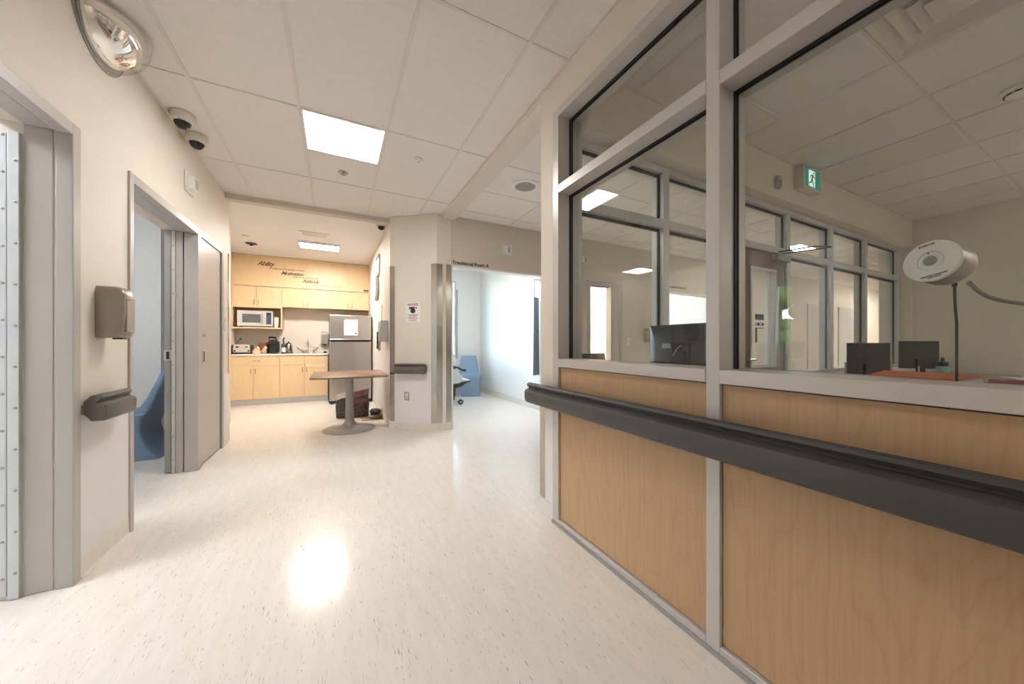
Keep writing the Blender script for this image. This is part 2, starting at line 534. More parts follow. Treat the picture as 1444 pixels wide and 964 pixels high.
# ---- left wall (openings: door_1 1.25..2.40, door_2 2.925..4.86)
WT = 0.24
D1 = (1.25, 2.405)
D2 = (2.925, 4.86)
DZ = 2.15
w = MB()
w.box(XL - WT, XL, -2.6, D1[0], 0, ZC)
w.box(XL - WT, XL, D1[1], D2[0], 0, ZC)
w.box(XL - WT, XL, D2[1], 5.12, 0, ZC)
w.box(XL - WT, XL, D1[0], D1[1], DZ, ZC)
w.box(XL - WT, XL, D2[0], D2[1], DZ, ZC)
wall_left = struct('wall_left', w, 'wall')
BX(XL, XL + 0.004, 2.45, 2.90, 0.10, 0.80).build('wall_panel', 'guard_sheet', wall_left)
BX(XL, XL + 0.004, 4.87, 5.115, 0.10, 0.80).build('wall_panel', 'guard_sheet', wall_left)
struct('baseboard_left', MB().prism([(XL, 2.45, 0), (XL + 0.02, 2.45, 0), (XL + 0.008, 2.45, 0.012), (XL + 0.005, 2.45, 0.10), (XL, 2.45, 0.10)], (0, 0.45, 0)), 'base')
struct('baseboard_left_end', BX(XL, XL + 0.006, 4.866, 5.126, 0, 0.10), 'base')

# ---- door 1 frame and the steel door standing open behind it
d1 = sroot('door_1')
f = MB()
x = XL
f.box(x - 0.045, x + 0.012, D1[1] - 0.012, D1[1] + 0.045, 0, DZ + 0.045)         # far jamb face
f.box(x - 0.145, x - 0.055, D1[1] - 0.005, D1[1] + 0.03, 0, DZ + 0.01)           # inner reveal
f.box(x - 0.06, x - 0.04, D1[1] + 0.006, D1[1] + 0.03, 0, DZ + 0.01)             # groove
f.box(x - 0.045, x + 0.012, D1[0] - 0.045, D1[0] + 0.012, 0, DZ + 0.045)
f.box(x - 0.145, x - 0.055, D1[0] - 0.03, D1[0] + 0.005, 0, DZ + 0.01)
f.build('door_frame', 'frame', d1, 0.003)
f = MB()
f.box(x - 0.045, x + 0.012, D1[0] + 0.012, D1[1] - 0.012, DZ - 0.012, DZ + 0.045)
f.box(x - 0.145, x - 0.055, D1[0], D1[1] - 0.006, DZ - 0.005, DZ + 0.03)
f.build('frame_head', 'frame', d1, 0.003)
leaf = BX(-2.15, -1.306, 2.392, 2.437, 0.02, 2.09).build('door_leaf', 'steel_sheet', d1, 0.002)
hs = BX(-1.300, -1.266, 2.386, 2.410, 0.004, 2.10).build('hinge_strip', 'steel_sheet', d1, 0.0015)
bolt = MB().lathe([(0.0062, 0), (0.0058, 0.002), (0.003, 0.0035), (1e-6, 0.0038)], (0, 0, 0), (0, -1, 0), 8).build('bolt', 'gunmetal', leaf, smooth=True)
bolt.location = (-1.318, 2.392, 0.16)
def bolts(xs, z0, dz, n, y, par, first=[True]):
    for xx in xs:
        for k in range(n):
            if first[0]:
                b = bolt; first[0] = False
            else:
                b = bolt.copy(); COL.objects.link(b)
            b.parent = par
            b.location = (xx, y, z0 + k * dz)
bolts([-1.316, -1.334], 0.10, 0.165, 13, 2.392, leaf)
bolts([-1.352], 0.10, 0.08, 25, 2.392, leaf)
bolts([-1.276], 0.12, 0.185, 11, 2.386, hs)

# ---- door 2: opening, pocket edge, narrow steel door beside it, one head over all
d2 = sroot('door_2')
f = MB()
f.box(x - 0.045, x + 0.012, D2[0] - 0.045 + 0.02, D2[0] + 0.02, 0, DZ + 0.045)
f.box(x - 0.16, x - 0.055, D2[0] - 0.02, D2[0] + 0.01, 0, DZ + 0.01)
f.build('door_frame', 'frame', d2, 0.003)
f = MB()
f.box(x - 0.085, x + 0.012, 4.055, 4.135, 0, DZ)
f.box(x - 0.145, x - 0.095, 4.065, 4.13, 0, DZ)
f.build('door_post', 'frame', d2, 0.003)
f = MB()
f.box(x - 0.045, x + 0.012, D2[0] + 0.02, 4.80, DZ - 0.012, DZ + 0.045)
f.box(x - 0.145, x - 0.055, D2[0] + 0.01, 4.12, DZ - 0.005, DZ + 0.03)
f.build('frame_head', 'frame', d2, 0.003)
BX(x - 0.08, x + 0.012, 4.80, 4.866, 0, DZ + 0.045).build('door_frame', 'frame', d2, 0.003)
hs2 = BX(x - 0.170, x - 0.146, 4.058, 4.09, 0.004, DZ - 0.004).build('hinge_strip', 'alu', d2, 0.0015)
for k in range(10):
    b = bolt.copy(); COL.objects.link(b); b.parent = hs2; b.location = (x - 0.158, 4.058, 0.12 + k * 0.21)
sl = BX(x - 0.222, x - 0.178, 4.075, 4.79, 0.01, DZ - 0.005).build('sliding_leaf', 'gunmetal', d2, 0.002)
BX(x - 0.176, x - 0.171, 4.07, 4.10, 0.0, DZ - 0.005).build('gap_seal', 'dark', d2)
lk = BX(x - 0.225, x - 0.172, 4.064, 4.078, 1.00, 1.09).build('lock_plate', 'alu', d2, 0.002)
BX(x - 0.205, x - 0.186, 4.060, 4.066, 1.012, 1.078).build('pull_recess', 'black', lk)
nl = BX(x - 0.05, x - 0.002, 4.150, 4.785, 0.012, DZ - 0.006).build('door_leaf', 'door_grey', d2, 0.002)
BX(x - 0.004, x - 0.001, 4.135, 4.150, 0, DZ - 0.004).build('gap_seal', 'dark', d2)
BX(x - 0.04, x - 0.012, 4.140, 4.79, 0.0, 0.012).build('gap_seal', 'dark', d2)
pl = BX(x - 0.003, x + 0.004, 4.20, 4.27, 0.96, 1.09).build('pull_plate', 'alu', nl, 0.002)
BX(x + 0.003, x + 0.006, 4.222, 4.255, 0.975, 1.075).build('pull_recess', 'black', nl)
MB().lathe([(0.016, 0), (0.015, 0.012), (0.010, 0.016), (1e-6, 0.016)], (x - 0.002, 4.225, 1.225), (1, 0, 0), 14).build('lock_cylinder', 'chrome', nl, smooth=True)
hg = MB().cyl((x + 0.006, 4.793, 0.012), (x + 0.006, 4.793, DZ - 0.01), 0.008, n=10)
hgo = hg.build('hinge', 'gunmetal', d2, smooth=True)

# ---- station wall (right)
w = MB()
YP = 1.845                                         # window frame ends here
w.box(XR, XR + 0.15, YP, YS1, 0, ZC)               # pilaster
w.box(XR, XR + 0.15, -2.6, YP, 2.635, ZC)          # over the glazing
w.box(XR + 0.02, XR + 0.15, -2.6, YP, 0, 1.0)      # behind the panels
wall_right = struct('wall_right', w, 'wall')
BX(XR - 0.004, XR, YP + 0.002, YS1, 0.105, 0.80).build('wall_panel', 'guard_sheet', wall_right)
g = MB()
g.box(XR - 0.006, XR - 0.0042, YS1 - 0.055, YS1 + 0.002, 0.105, 0.80)
g.box(XR - 0.006, XR + 0.05, YS1 + 0.0005, YS1 + 0.0025, 0.105, 0.80)
cg = g.build('corner_guard', 'steel', wall_right)
b = MB()
b.box(XR - 0.012, XR - 0.0005, YP - 0.005, YS1 + 0.013, 0, 0.105)
b.box(XR - 0.012, XR + 0.15, YS1 + 0.001, YS1 + 0.013, 0, 0.105)
struct('baseboard_right', b, 'guard_sheet', 0.003)

win1 = sroot('window_1')
FX = XR - 0.014
FXB = XR + 0.15
mull_y = [1.79, 0.79, -0.21, -1.21]
def memb(name, y0, y1, z0, z1, x0=FX, x1=FXB, mat='alu'): return BX(x0, x1, y0, y1, z0, z1).build(name, mat, win1, 0.0025)
memb('mullion', 1.783, YP, 0.0, 2.632)
for y in mull_y[1:]: memb('mullion', y - 0.026, y + 0.026, 0.0, 2.632)
ends = [1.783] + [y for m in mull_y[1:] for y in (m + 0.026, m - 0.026)]
for i in range(0, 6, 2):
    a, bb = ends[i + 1], ends[i]
    memb('kick_rail', a, bb, 0.0, 0.042)
    memb('window_sill', a, bb, 1.003, 1.054, FX - 0.004)
    memb('transom', a, bb, 2.096, 2.150)
    memb('head_rail', a, bb, 2.58, 2.632)
    pn = BX(XR + 0.001, XR + 0.02, a + 0.003, bb - 0.003, 0.047, 0.998).build('maple_panel', 'maple_big', win1, 0.001)
    pn2 = BX(XR + 0.006, XR + 0.012, a, bb, 0.042, 1.003).build('panel_gap', 'dark', win1)
    for (z0, z1) in ((1.054, 2.096), (2.150, 2.58)):
        gp = BX(XR + 0.081, XR + 0.087, a + 0.003, bb - 0.003, z0 + 0.003, z1 - 0.003).build('glass_pane', 'glass', win1)
        k = MB()
        q = 0.007
        for xa, xb in ((XR + 0.072, XR + 0.08), (XR + 0.088, XR + 0.096)):
            k.box(xa, xb, a, a + q, z0, z1)
            k.box(xa, xb, bb - q, bb, z0, z1)
            k.box(xa, xb, a + q, bb - q, z1 - q, z1)
        k.build('gasket', 'gasket', win1)
# dark line where frame meets paint
k = MB()
k.box(XR - 0.002, XR + 0.002, YP, YP + 0.005, 0.105, 2.637)
k.box(XR - 0.002, XR + 0.002, -2.6, YP + 0.005, 2.632, 2.637)
k.build('sealant', 'dark', win1)
struct('baseboard_station', BX(XR - 0.022, XR - 0.0145, -2.6, YP, 0, 0.018), 'gunmetal')

# ---- wall ends behind the camera
struct('wall_back', MB().box(XL - WT, XR + 0.15, -2.8, -2.6, 0, ZC).box(XR + 0.15, 7.4, -2.8, -2.6, 0, ZC), 'wall')

# ---- column and transitional room wall
w = MB()
w.prism([(KA[0], KA[1], 0), (KB[0], KB[1], 0), (KB[0] + 0.19, KB[1], 0), (KB[0] + 0.19, KB[1] + 0.12, 0), (KA[0] + 0.15, 5.3, 0), (KA[0], 5.3, 0)], (0, 0, ZC))
col = struct('wall_column', w, 'wall')
TD = (1.395, 3.02)                                    # doorway
w = MB()
w.box(KB[0] + 0.19, TD[0] - 0.012, YT, YT + 0.12, 0, ZC)
w.box(TD[0] - 0.012, TD[1] + 0.012, YT, YT + 0.12, 2.195, ZC)
w.box(TD[1] + 0.012, 3.75, YT, YT + 0.12, 0, ZC)
w.box(3.75, 4.23, YT, YT + 0.12, 2.12, ZC)
w.box(4.23, 5.66, YT, YT + 0.12, 0, ZC)
w.box(5.66, 7.3, YT, YT + 0.12, 2.14, ZC)
w.box(7.3, 17.5, YT, YT + 0.12, 0, ZC)
wall_far = struct('wall_far', w, 'wall_darker')
def on_col(t, off=0.0):                               # a point on the column's slanted face
    d = Vector((KB[0] - KA[0], KB[1] - KA[1]))
    n = Vector((-abs(d.y), -abs(d.x))).normalized()
    n = Vector((d.y, -d.x)).normalized()
    return Vector((KA[0] + d.x * t + n.x * off, KA[1] + d.y * t + n.y * off))
def col_plate(t0, t1, z0, z1, o0, o1):
    a, b, c, d = on_col(t0, o0), on_col(t1, o0), on_col(t1, o1), on_col(t0, o1)
    return [(a.x, a.y, z0), (b.x, b.y, z0), (c.x, c.y, z0), (d.x, d.y, z0)], (0, 0, z1 - z0)
MB().prism(*col_plate(0.0, 1.0, 0.10, 0.78, 0.0, 0.004)).build('wall_panel', 'guard_sheet', col)
b = MB().prism(*col_plate(-0.01, 1.02, 0, 0.10, 0.0, 0.006))
struct('baseboard_column', b, 'base')
struct('baseboard_far', MB().box(KB[0], TD[0] - 0.01, YT - 0.006, YT, 0, 0.10).box(TD[1] + 0.02, 3.7, YT - 0.006, YT, 0, 0.1).box(4.5, 5.6, YT - 0.006, YT, 0, 0.1).box(7.35, 17.5, YT - 0.006, YT, 0, 0.1), 'base')
for (zz0, zz1) in ((0.10, 0.722), (0.728, 2.19)):
    MB().prism(*col_plate(0.0, 0.105, zz0, zz1, 0.004, 0.006)).build('corner_guard', 'steel', col)
gmb = MB().prism(*col_plate(0.885, 1.0, 0.10, 2.20, 0.004, 0.006))
gmb.box(KB[0] - 0.002, 1.262, YT - 0.006, YT - 0.004, 0.10, 2.20)
gmb.build('corner_guard', 'steel', col)
BX(1.31, TD[0] - 0.004, YT - 0.006, YT - 0.004, 0.10, 2.20).build('corner_guard', 'steel', wall_far)
BX(KB[0], 1.384, YT - 0.0035, YT, 0.10, 0.78).build('wall_panel', 'guard_sheet', wall_far)
d3 = sroot('door_3')
f = MB()
f.box(TD[0] - 0.012, TD[0] + 0.012, YT - 0.008, YT + 0.13, 0, 2.19)
f.box(TD[1] - 0.012, TD[1] + 0.012, YT - 0.008, YT + 0.13, 0, 2.19)
f.box(TD[0] - 0.012, TD[1] + 0.012, YT - 0.008, YT + 0.13, 2.175, 2.20)
f.build('door_frame', 'white_trim', d3, 0.002)

# ---- kitchen shell
struct('wall_kitchen_back', BX(-1.95, 0.85, YK, YK + 0.12, 0, ZC), 'wall')
struct('wall_kitchen_left', MB().box(-1.85, -1.74, 6.32, YK, 0, ZC).box(-1.85, -1.36, 6.2, 6.32, 0, ZC).box(-1.46, -1.36, 5.12, 6.2, 0, ZC), 'wall')
kr = struct('wall_kitchen_right', BX(KA[0], KA[0] + 0.15, 5.3, YK, 0, ZC), 'wall')
BX(KA[0] - 0.003, KA[0], 4.89, 7.25, 0.10, 1.05).build('wall_panel', 'guard_sheet', kr)
struct('baseboard_kitchen', BX(KA[0] - 0.008, KA[0] - 0.003, 4.88, 7.25, 0, 0.10), 'base')
e = MB()
e.box(XL, XL + 0.003, 5.06, 5.123, 0.10, 2.20)
e.box(XL - 0.06, XL - 0.0001, 5.1205, 5.123, 0.10, 2.20)
e.build('corner_guard', 'steel', wall_left)

# ---- transitional room shell
struct('wall_room_right', BX(3.10, 3.22, YT + 0.12, 7.72, 0, ZC), 'wall_white')
w = MB()
w.box(0.81, 1.2, 7.70, 7.82, 0, ZC); w.box(2.50, 3.22, 7.70, 7.82, 0, ZC)
w.box(1.2, 2.50, 7.70, 7.82, 0, 0.85); w.box(1.2, 2.50, 7.70, 7.82, 2.60, ZC)
struct('wall_room_back', w, 'wall_white')
struct('baseboard_room', BX(3.094, 3.10, YT + 0.12, 7.70, 0, 0.11), 'base')
win2 = sroot('window_2')
f = MB()
for xx in (1.2, 1.83, 2.46): f.box(xx, xx + 0.04, 7.70, 7.78, 0.85, 2.60)
f.build('window_frame', 'alu_far', win2)
MB().box(1.24, 2.46, 7.70, 7.78, 0.85, 0.89).box(1.24, 2.46, 7.70, 7.78, 2.56, 2.60).build('window_rail', 'alu_far', win2)
BX(1.24, 2.46, 7.735, 7.741, 0.89, 2.56).build('glass_pane', 'glass2', win2)
BX(2.50, 2.53, 7.66, 7.70, 0.80, 2.40).build('window_trim', 'grey_plastic', win2)

# ---- rooms on the left (behind door_1 and door_2)
struct('wall_room_left', MB().box(-4.05, -3.93, -1.2, 2.82, 0, ZC).box(-4.05, -3.93, 3.13, 6.4, 0, ZC).box(-4.05, -3.93, 2.82, 3.13, 0, 1.08).box(-4.05, -3.93, 2.82, 3.13, 2.15, ZC), 'wall_white')
struct('wall_room_front', BX(-3.93, XL - WT, -1.32, -1.2, 0, ZC), 'wall_white')
struct('wall_room_end', MB().box(-3.93, -1.96, 5.55, 5.67, 0, ZC).box(-1.96, -1.85, 5.55, 6.3, 0, ZC).box(-4.05, -3.93, 6.4, 6.5, 0, ZC), 'wall_white')
struct('wall_room_divider', BX(-3.93, XL - WT - 0.001, 3.17, 3.25, 0, ZC), 'wall_white')
win3 = sroot('window_3')
f = MB()
for yy in (2.82, 3.09): f.box(-4.0, -3.93, yy, yy + 0.04, 1.08, 2.15)
f.build('window_frame', 'alu_far', win3)
MB().box(-4.0, -3.93, 2.86, 3.09, 1.08, 1.12).box(-4.0, -3.93, 2.86, 3.09, 2.11, 2.15).build('window_rail', 'alu_far', win3)
BX(-3.972, -3.966, 2.86, 3.09, 1.12, 2.11).build('glass_pane', 'glass2', win3)

# ---- station's end wall with windows and door, station side wall
w = MB()
WX0, WX1 = XR + 0.15, 7.17
WZ0, WZ1 = 0.82, 2.50
w.box(WX0, WX1, YS0, YS1, WZ1, ZC)
w.box(WX1 - 0.06, WX1 + 0.12, YS0, YS1, 0, WZ1)
w.box(WX0, 3.22, YS0, YS1, 0, WZ0)
w.box(4.12, WX1 - 0.06, YS0, YS1, 0, WZ0)
struct('wall_station_end', w, 'wall')
struct('wall_station_side', BX(WX1, WX1 + 0.12, -2.6, YS0, 0, ZC), 'wall')
win4 = sroot('window_4')
WY0, WY1 = 1.80, 1.91
def m4(name, x0, x1, z0, z1): return BX(x0, x1, WY0, WY1, z0, z1).build(name, 'alu_far', win4, 0.002)
vx = [(WX0, WX0 + 0.04), (2.235, 2.30), (3.20, 3.265), (4.055, 4.12), (5.01, 5.075), (5.95, 6.015), (WX1 - 0.12, WX1 - 0.06)]
for i, (a, bb) in enumerate(vx): m4('mullion', a, bb, 0 if i in (2, 3) else WZ0, WZ1)
for i in range(6):
    a, bb = vx[i][1], vx[i + 1][0]
    m4('transom', a, bb, 2.035, 2.10)
    m4('head_rail', a, bb, 2.455, WZ1)
    if i != 2: m4('window_sill', a, bb, WZ0, WZ0 + 0.04)
    for (z0, z1) in ((WZ0 + 0.04, 2.035), (2.10, 2.455)):
        if i == 2 and z0 < 1: continue
        BX(a + 0.002, bb - 0.002, 1.850, 1.856, z0 + 0.002, z1 - 0.002).build('glass_pane', 'glass2', win4)
        k = MB()
        q = 0.022
        k.box(bb - q * 0.8, bb, 1.838, 1.849, z0, z1)
        k.box(a, bb - q * 0.8, 1.838, 1.849, z1 - q, z1)
        k.build('gasket', 'gasket', win4)
d4 = sroot('door_4')
DY = 1.82
lx0, lx1, lz0, lz1 = 3.44, 3.86, 0.93, 1.86
lf = MB()
lf.box(3.27, lx0, DY, DY + 0.045, 0.008, 2.03); lf.box(lx1, 4.05, DY, DY + 0.045, 0.008, 2.03)
lf.box(lx0, lx1, DY, DY + 0.045, 0.008, lz0); lf.box(lx0, lx1, DY, DY + 0.045, lz1, 2.03)
leaf4 = lf.build('door_leaf', 'door_brown', d4)
f = MB()
f.box(lx0 - 0.012, lx0 + 0.012, DY - 0.012, DY + 0.057, lz0 - 0.012, lz1 + 0.012); f.box(lx1 - 0.012, lx1 + 0.012, DY - 0.012, DY + 0.057, lz0 - 0.012, lz1 + 0.012)
f.box(lx0 + 0.012, lx1 - 0.012, DY - 0.012, DY + 0.057, lz0 - 0.012, lz0 + 0.012); f.box(lx0 + 0.012, lx1 - 0.012, DY - 0.012, DY + 0.057, lz1 - 0.012, lz1 + 0.012)
f.build('glazing_bead', 'alu', leaf4)
lite = BX(lx0 + 0.012, lx1 - 0.012, DY + 0.018, DY + 0.024, lz0 + 0.012, lz1 - 0.012).build('glass_pane', 'glass2', leaf4)
BX(3.55, 3.69, DY + 0.012, DY + 0.017, 1.375, 1.43).build('sticker', 'ink', leaf4)
for i, mm in enumerate(('teal', 'ink', 'grey_plastic', 'blue_panel')):
    MB().cyl((3.565 + i * 0.037, DY + 0.012, 1.335), (3.565 + i * 0.037, DY + 0.017, 1.335), 0.016, n=12).build('round_sticker', mm, leaf4)
BX(3.55, 3.575, DY + 0.012, DY + 0.017, 1.16, 1.30).build('sticker', 'ink', leaf4)
BX(3.575, 3.69, DY + 0.012, DY + 0.017, 1.293, 1.30).build('sticker', 'ink', leaf4)
cl = BX(3.80, 4.04, DY - 0.06, DY, 1.955, 2.025).build('door_closer', 'gunmetal', d4, 0.006)
MB().tube([(3.88, DY - 0.03, 2.05), (4.10, DY - 0.22, 2.085), (4.34, DY - 0.26, 2.10)], 0.008, 6).build('closer_arm', 'black', cl, smooth=True)
MB().tube([(3.90, DY - 0.03, 2.03), (4.34, DY - 0.24, 2.10)], 0.007, 6).build('closer_arm', 'black', cl, smooth=True)
for zz in (0.25, 1.05, 1.80): MB().cyl((4.052, DY - 0.008, zz), (4.052, DY - 0.008, zz + 0.11), 0.008, n=8).build('hinge', 'alu_far', d4, smooth=True)
MB().tube([(3.33, DY, 1.0), (3.33, DY - 0.06, 1.0), (3.42, DY - 0.06, 1.0)], 0.01, 8).build('door_handle', 'chrome', leaf4, smooth=True)

# ---- cross corridor: door frames on the far wall, second room, end
d5 = sroot('door_5')
MB().box(3.70, 3.76, YT - 0.012, YT + 0.13, 0, 2.19).box(4.22, 4.47, YT + 0.02, YT + 0.13, 0, 2.12).box(4.41, 4.47, YT - 0.012, YT + 0.02, 0, 2.19).box(3.76, 4.41, YT - 0.012, YT + 0.13, 2.12, 2.19).box(4.22, 4.25, YT - 0.0, YT + 0.02, 0, 2.12).build('door_frame', 'frame', d5, 0.003)
struct('wall_side_room', MB().box(3.3, 3.4, YT + 0.12, 6.2, 0, ZC).box(3.4, 5.4, 6.1, 6.2, 0, ZC).box(5.3, 5.4, YT + 0.12, 6.1, 0, ZC), 'wall')
struct('wall_second_room', MB().box(5.45, 5.55, YT + 0.12, 7.4, 0, ZC).box(5.55, 8.0, 7.3, 7.4, 0, ZC).box(7.9, 8.0, YT + 0.12, 7.3, 0, ZC), 'wall_white')
d6 = sroot('door_6')
MB().box(5.655, 5.69, YT - 0.008, YT + 0.13, 0, 2.14).box(7.27, 7.305, YT - 0.008, YT + 0.13, 0, 2.14).box(5.69, 7.27, YT - 0.008, YT + 0.13, 2.12, 2.15).build('door_frame', 'white_trim', d6, 0.002)
d7 = sroot('door_7')
MB().box(12.85, 12.93, YT - 0.02, YT, 0, 2.19).box(14.52, 14.62, YT - 0.02, YT, 0, 2.19).box(12.93, 14.52, YT - 0.02, YT, 2.1, 2.19).build('door_frame', 'frame', d7)
BX(12.93, 14.52, YT - 0.012, YT, 0, 2.1).build('door_leaf', 'grey_plastic', d7)
d8 = sroot('door_8')
MB().box(11.05, 11.13, YT - 0.02, YT, 0, 2.19).box(11.95, 12.03, YT - 0.02, YT, 0, 2.19).box(11.13, 11.95, YT - 0.02, YT, 2.1, 2.19).build('door_frame', 'frame', d8)
BX(11.13, 11.95, YT - 0.012, YT, 0, 2.1).build('door_leaf', 'door_grey', d8)
struct('wall_corridor_end', BX(17.5, 17.62, YS1, YT + 0.12, 0, ZC), 'wall')
struct('wall_corridor_side', BX(WX1 + 0.12, 17.5, YS1 - 0.12, YS1, 0, ZC), 'wall')

# ------------------------------------------------------------------ lights
def panel_light(loc, w, l, mat, label, group=None):
    t = thing('ceiling_light', label, 'light', loc, 0, group)
    f = MB()
    for a in (-1, 1):
        f.box(a * w / 2 - a * 0.018, a * w / 2, -l / 2, l / 2, 0.0, 0.045)
        f.box(-w / 2 + 0.018, w / 2 - 0.018, a * l / 2 - a * 0.018, a * l / 2, 0.0, 0.045)
    f.build('frame', 'white_plastic', t)
    BX(-w / 2 + 0.018, w / 2 - 0.018, -l / 2 + 0.018, l / 2 - 0.018, 0.003, 0.02).build('diffuser', mat, t)
    return t
panel_light((0.07, 3.215, ZC), 0.60, 0.59, 'lamp', 'square lit ceiling panel over the corridor beside the sprinkler')
panel_light((0.07, -1.67, ZC), 0.60, 0.59, 'lamp_dim', 'unseen square ceiling panel added to light the near end of the corridor')  # added behind the camera to brighten the near corridor
panel_light((7.435, 3.265, ZC), 0.60, 0.60, 'lamp_far', 'lit ceiling panel of the cross corridor seen through the inner windows')
panel_light((14.755, 3.265, ZC), 0.60, 0.60, 'lamp_kitchen', 'hidden ceiling panel added to brighten the far end of the cross corridor')  # added out of sight to warm the far stretch of wall
panel_light((-0.24, 6.80, ZC - 0.046), 0.62, 0.34, 'lamp_kitchen', 'oblong lit ceiling panel in the kitchenette beside the air vent')
panel_light((2.2, 5.0, ZC - 0.046), 0.60, 0.60, 'lamp_room', 'hidden ceiling panel added to brighten the transitional room')  # added close behind the door header, brightens the room unseen
panel_light((-2.5, 1.9, ZC - 0.046), 0.60, 1.20, 'lamp_room', 'unseen ceiling panel added as daylight in the room behind the bolted steel door')  # added in place of daylight spilling through door_1
panel_light((-2.1, 3.8, ZC - 0.046), 0.60, 0.60, 'lamp_room_soft', 'unseen ceiling panel added as cool light in the room with the blue chair')  # added to fill this room with cool, daylight-like light
panel_light((4.5, 5.4, ZC - 0.046), 0.60, 0.60, 'lamp_kitchen', 'warm ceiling panel in the side room across the cross corridor')
panel_light((6.6, 5.9, ZC - 0.046), 0.60, 0.60, 'lamp_room', 'ceiling panel in the second transitional room')
for (xx, yy, s) in ((4.565, 1.09, 'dark ceiling panel switched off over the station, near the exit sign'), (6.395, 1.09, 'dark ceiling panel switched off over the station, by its side wall')):
    panel_light((xx, yy, ZC), 0.60, 0.59, 'lamp_off', s)
panel_light((6.395, -2.13, ZC), 0.60, 0.59, 'lamp_half', 'lit ceiling panel at the back corner of the station')
panel_light((3.345, -2.13, ZC), 0.60, 0.59, 'lamp_dim', 'dim unseen ceiling panel added to brighten the station')  # added out of view to lift the dim station
panel_light((2.735, 1.09, ZC), 0.60, 0.59, 'lamp_off', 'dark ceiling panel switched off over the station, next to the air diffuser')

# portals at the windows help the sky light in
def portal(loc, rot, sx, sy):
    l = bpy.data.lights.new('window_portal', 'AREA')
    l.shape = 'RECTANGLE'; l.size = sx; l.size_y = sy
    l.cycles.is_portal = True
    o = bpy.data.objects.new('window_portal', l)
    o.location = loc; o.rotation_euler = rot
    COL.objects.link(o)
portal((-4.06, 2.975, 1.615), (0, -PI / 2, 0), 1.07, 0.31)
portal((1.85, 7.84, 1.725), (-PI / 2, 0, 0), 1.3, 1.75)


M['drum_metal'] = plain('satin_metal', (0.36, 0.335, 0.305), 0.34, 0.75, vary=0.02)
M['pull_metal'] = plain('satin_pull_metal', (0.33, 0.31, 0.29), 0.3, 0.9, vary=0.02)
# ------------------------------------------------------------------ handrails
RAIL = [(0.0, 0.79), (0.0, 0.85), (0.025, 0.878), (0.050, 0.884), (0.066, 0.878), (0.070, 0.868), (0.062, 0.858), (0.052, 0.852), (0.052, 0.845), (0.070, 0.840), (0.084, 0.832), (0.089, 0.820), (0.088, 0.775), (0.082, 0.757), (0.070, 0.748), (0.030, 0.748)]
def handrail(name, label, p0, p1, normal, mat, group=None, off=0.012):
    """p0, p1 on the wall's face; normal points off the wall"""
    a, b, n = Vector((*p0, 0)), Vector((*p1, 0)), Vector((*normal, 0)).normalized()
    t = thing(name, label, 'handrail', a, 0, group)
    L = b - a
    u = L.normalized()
    ln = L.length
    top = [q for q in RAIL]
    def sec(pts, s, k=1.0, cx=0.03):
        return [tuple(u * s + n * (off + (cx + (d - cx) * k if k != 1 else d)) + Vector((0, 0, (z - 0.815) * (0.5 + 0.5 * k) + 0.815 if k != 1 else z))) for d, z in pts]
    rings = [sec(RAIL, 0.0, 0.80), sec(RAIL, 0.006, 0.92), sec(RAIL, 0.02), sec(RAIL, ln - 0.02), sec(RAIL, ln - 0.006, 0.92), sec(RAIL, ln, 0.80)]
    MB().loft(rings).build('rail', mat, t, smooth=True, angle=30)
    ns = max(2, int(ln / 1.2) + 1)
    for i in range(ns):
        s = 0.06 + (ln - 0.12) * i / (ns - 1)
        m = MB()
        c = u * s
        pts = [c - u * 0.03 + Vector((0, 0, 0.79)), c + u * 0.03 + Vector((0, 0, 0.79)), c + u * 0.03 + n * 0.03 + Vector((0, 0, 0.79)), c - u * 0.03 + n * 0.03 + Vector((0, 0, 0.79))]
        m.prism(pts, (0, 0, 0.05)).build('bracket', 'black', t)
    return t
handrail('handrail', 'long charcoal handrail running along the maple panels below the station glass', (FX, -1.6), (FX, 2.055), (-1, 0), 'rail', off=0.01)
handrail('handrail', 'short grey handrail piece on the wall under the sanitizer dispenser', (XL + 0.004, 2.465), (XL + 0.004, 2.765), (1, 0), 'rail_warm', off=0.004).location.z = 0.012
_a, _b = on_col(0.15, 0.004), on_col(0.80, 0.004)
_n = on_col(0, 1) - on_col(0, 0)
handrail('handrail', 'short grey handrail piece on the slanted column face above a power outlet', (_a.x, _a.y), (_b.x, _b.y), (_n.x, _n.y), 'rail_warm', off=0.002)

# ------------------------------------------------------------------ things on the left wall
t = thing('sanitizer_dispenser', 'pewter grey hand sanitizer dispenser on the wall between the two door frames', 'dispenser', (XL, 2.64, 1.18))
m = MB()
prof = []
for z, d, hw in ((0, 0.092, 0.050), (0.008, 0.100, 0.056), (0.03, 0.104, 0.058), (0.14, 0.112, 0.060), (0.225, 0.112, 0.060), (0.258, 0.100, 0.055), (0.272, 0.082, 0.047)):
    prof.append([(0.0, -hw, z), (d * 0.82, -hw, z), (d * 0.96, -hw * 0.93, z), (d, -hw * 0.78, z), (d, hw * 0.78, z), (d * 0.96, hw * 0.93, z), (d * 0.82, hw, z), (0.0, hw, z)])
m.loft(prof).build('body', 'pewter', t, smooth=True, angle=50)
MB().box(0.108, 0.1145, -0.042, 0.042, 0.03, 0.215).build('front_cover', 'pewter', t, 0.006)
BX(0.1135, 0.116, -0.025, 0.025, 0.205, 0.212).build('logo_plate', 'grey_plastic', t)
BX(0.1135, 0.116, -0.018, 0.018, 0.035, 0.045).build('level_window', 'grey_plastic', t)
BX(0.05, 0.09, -0.02, 0.02, -0.008, 0.004).build('nozzle', 'black', t)

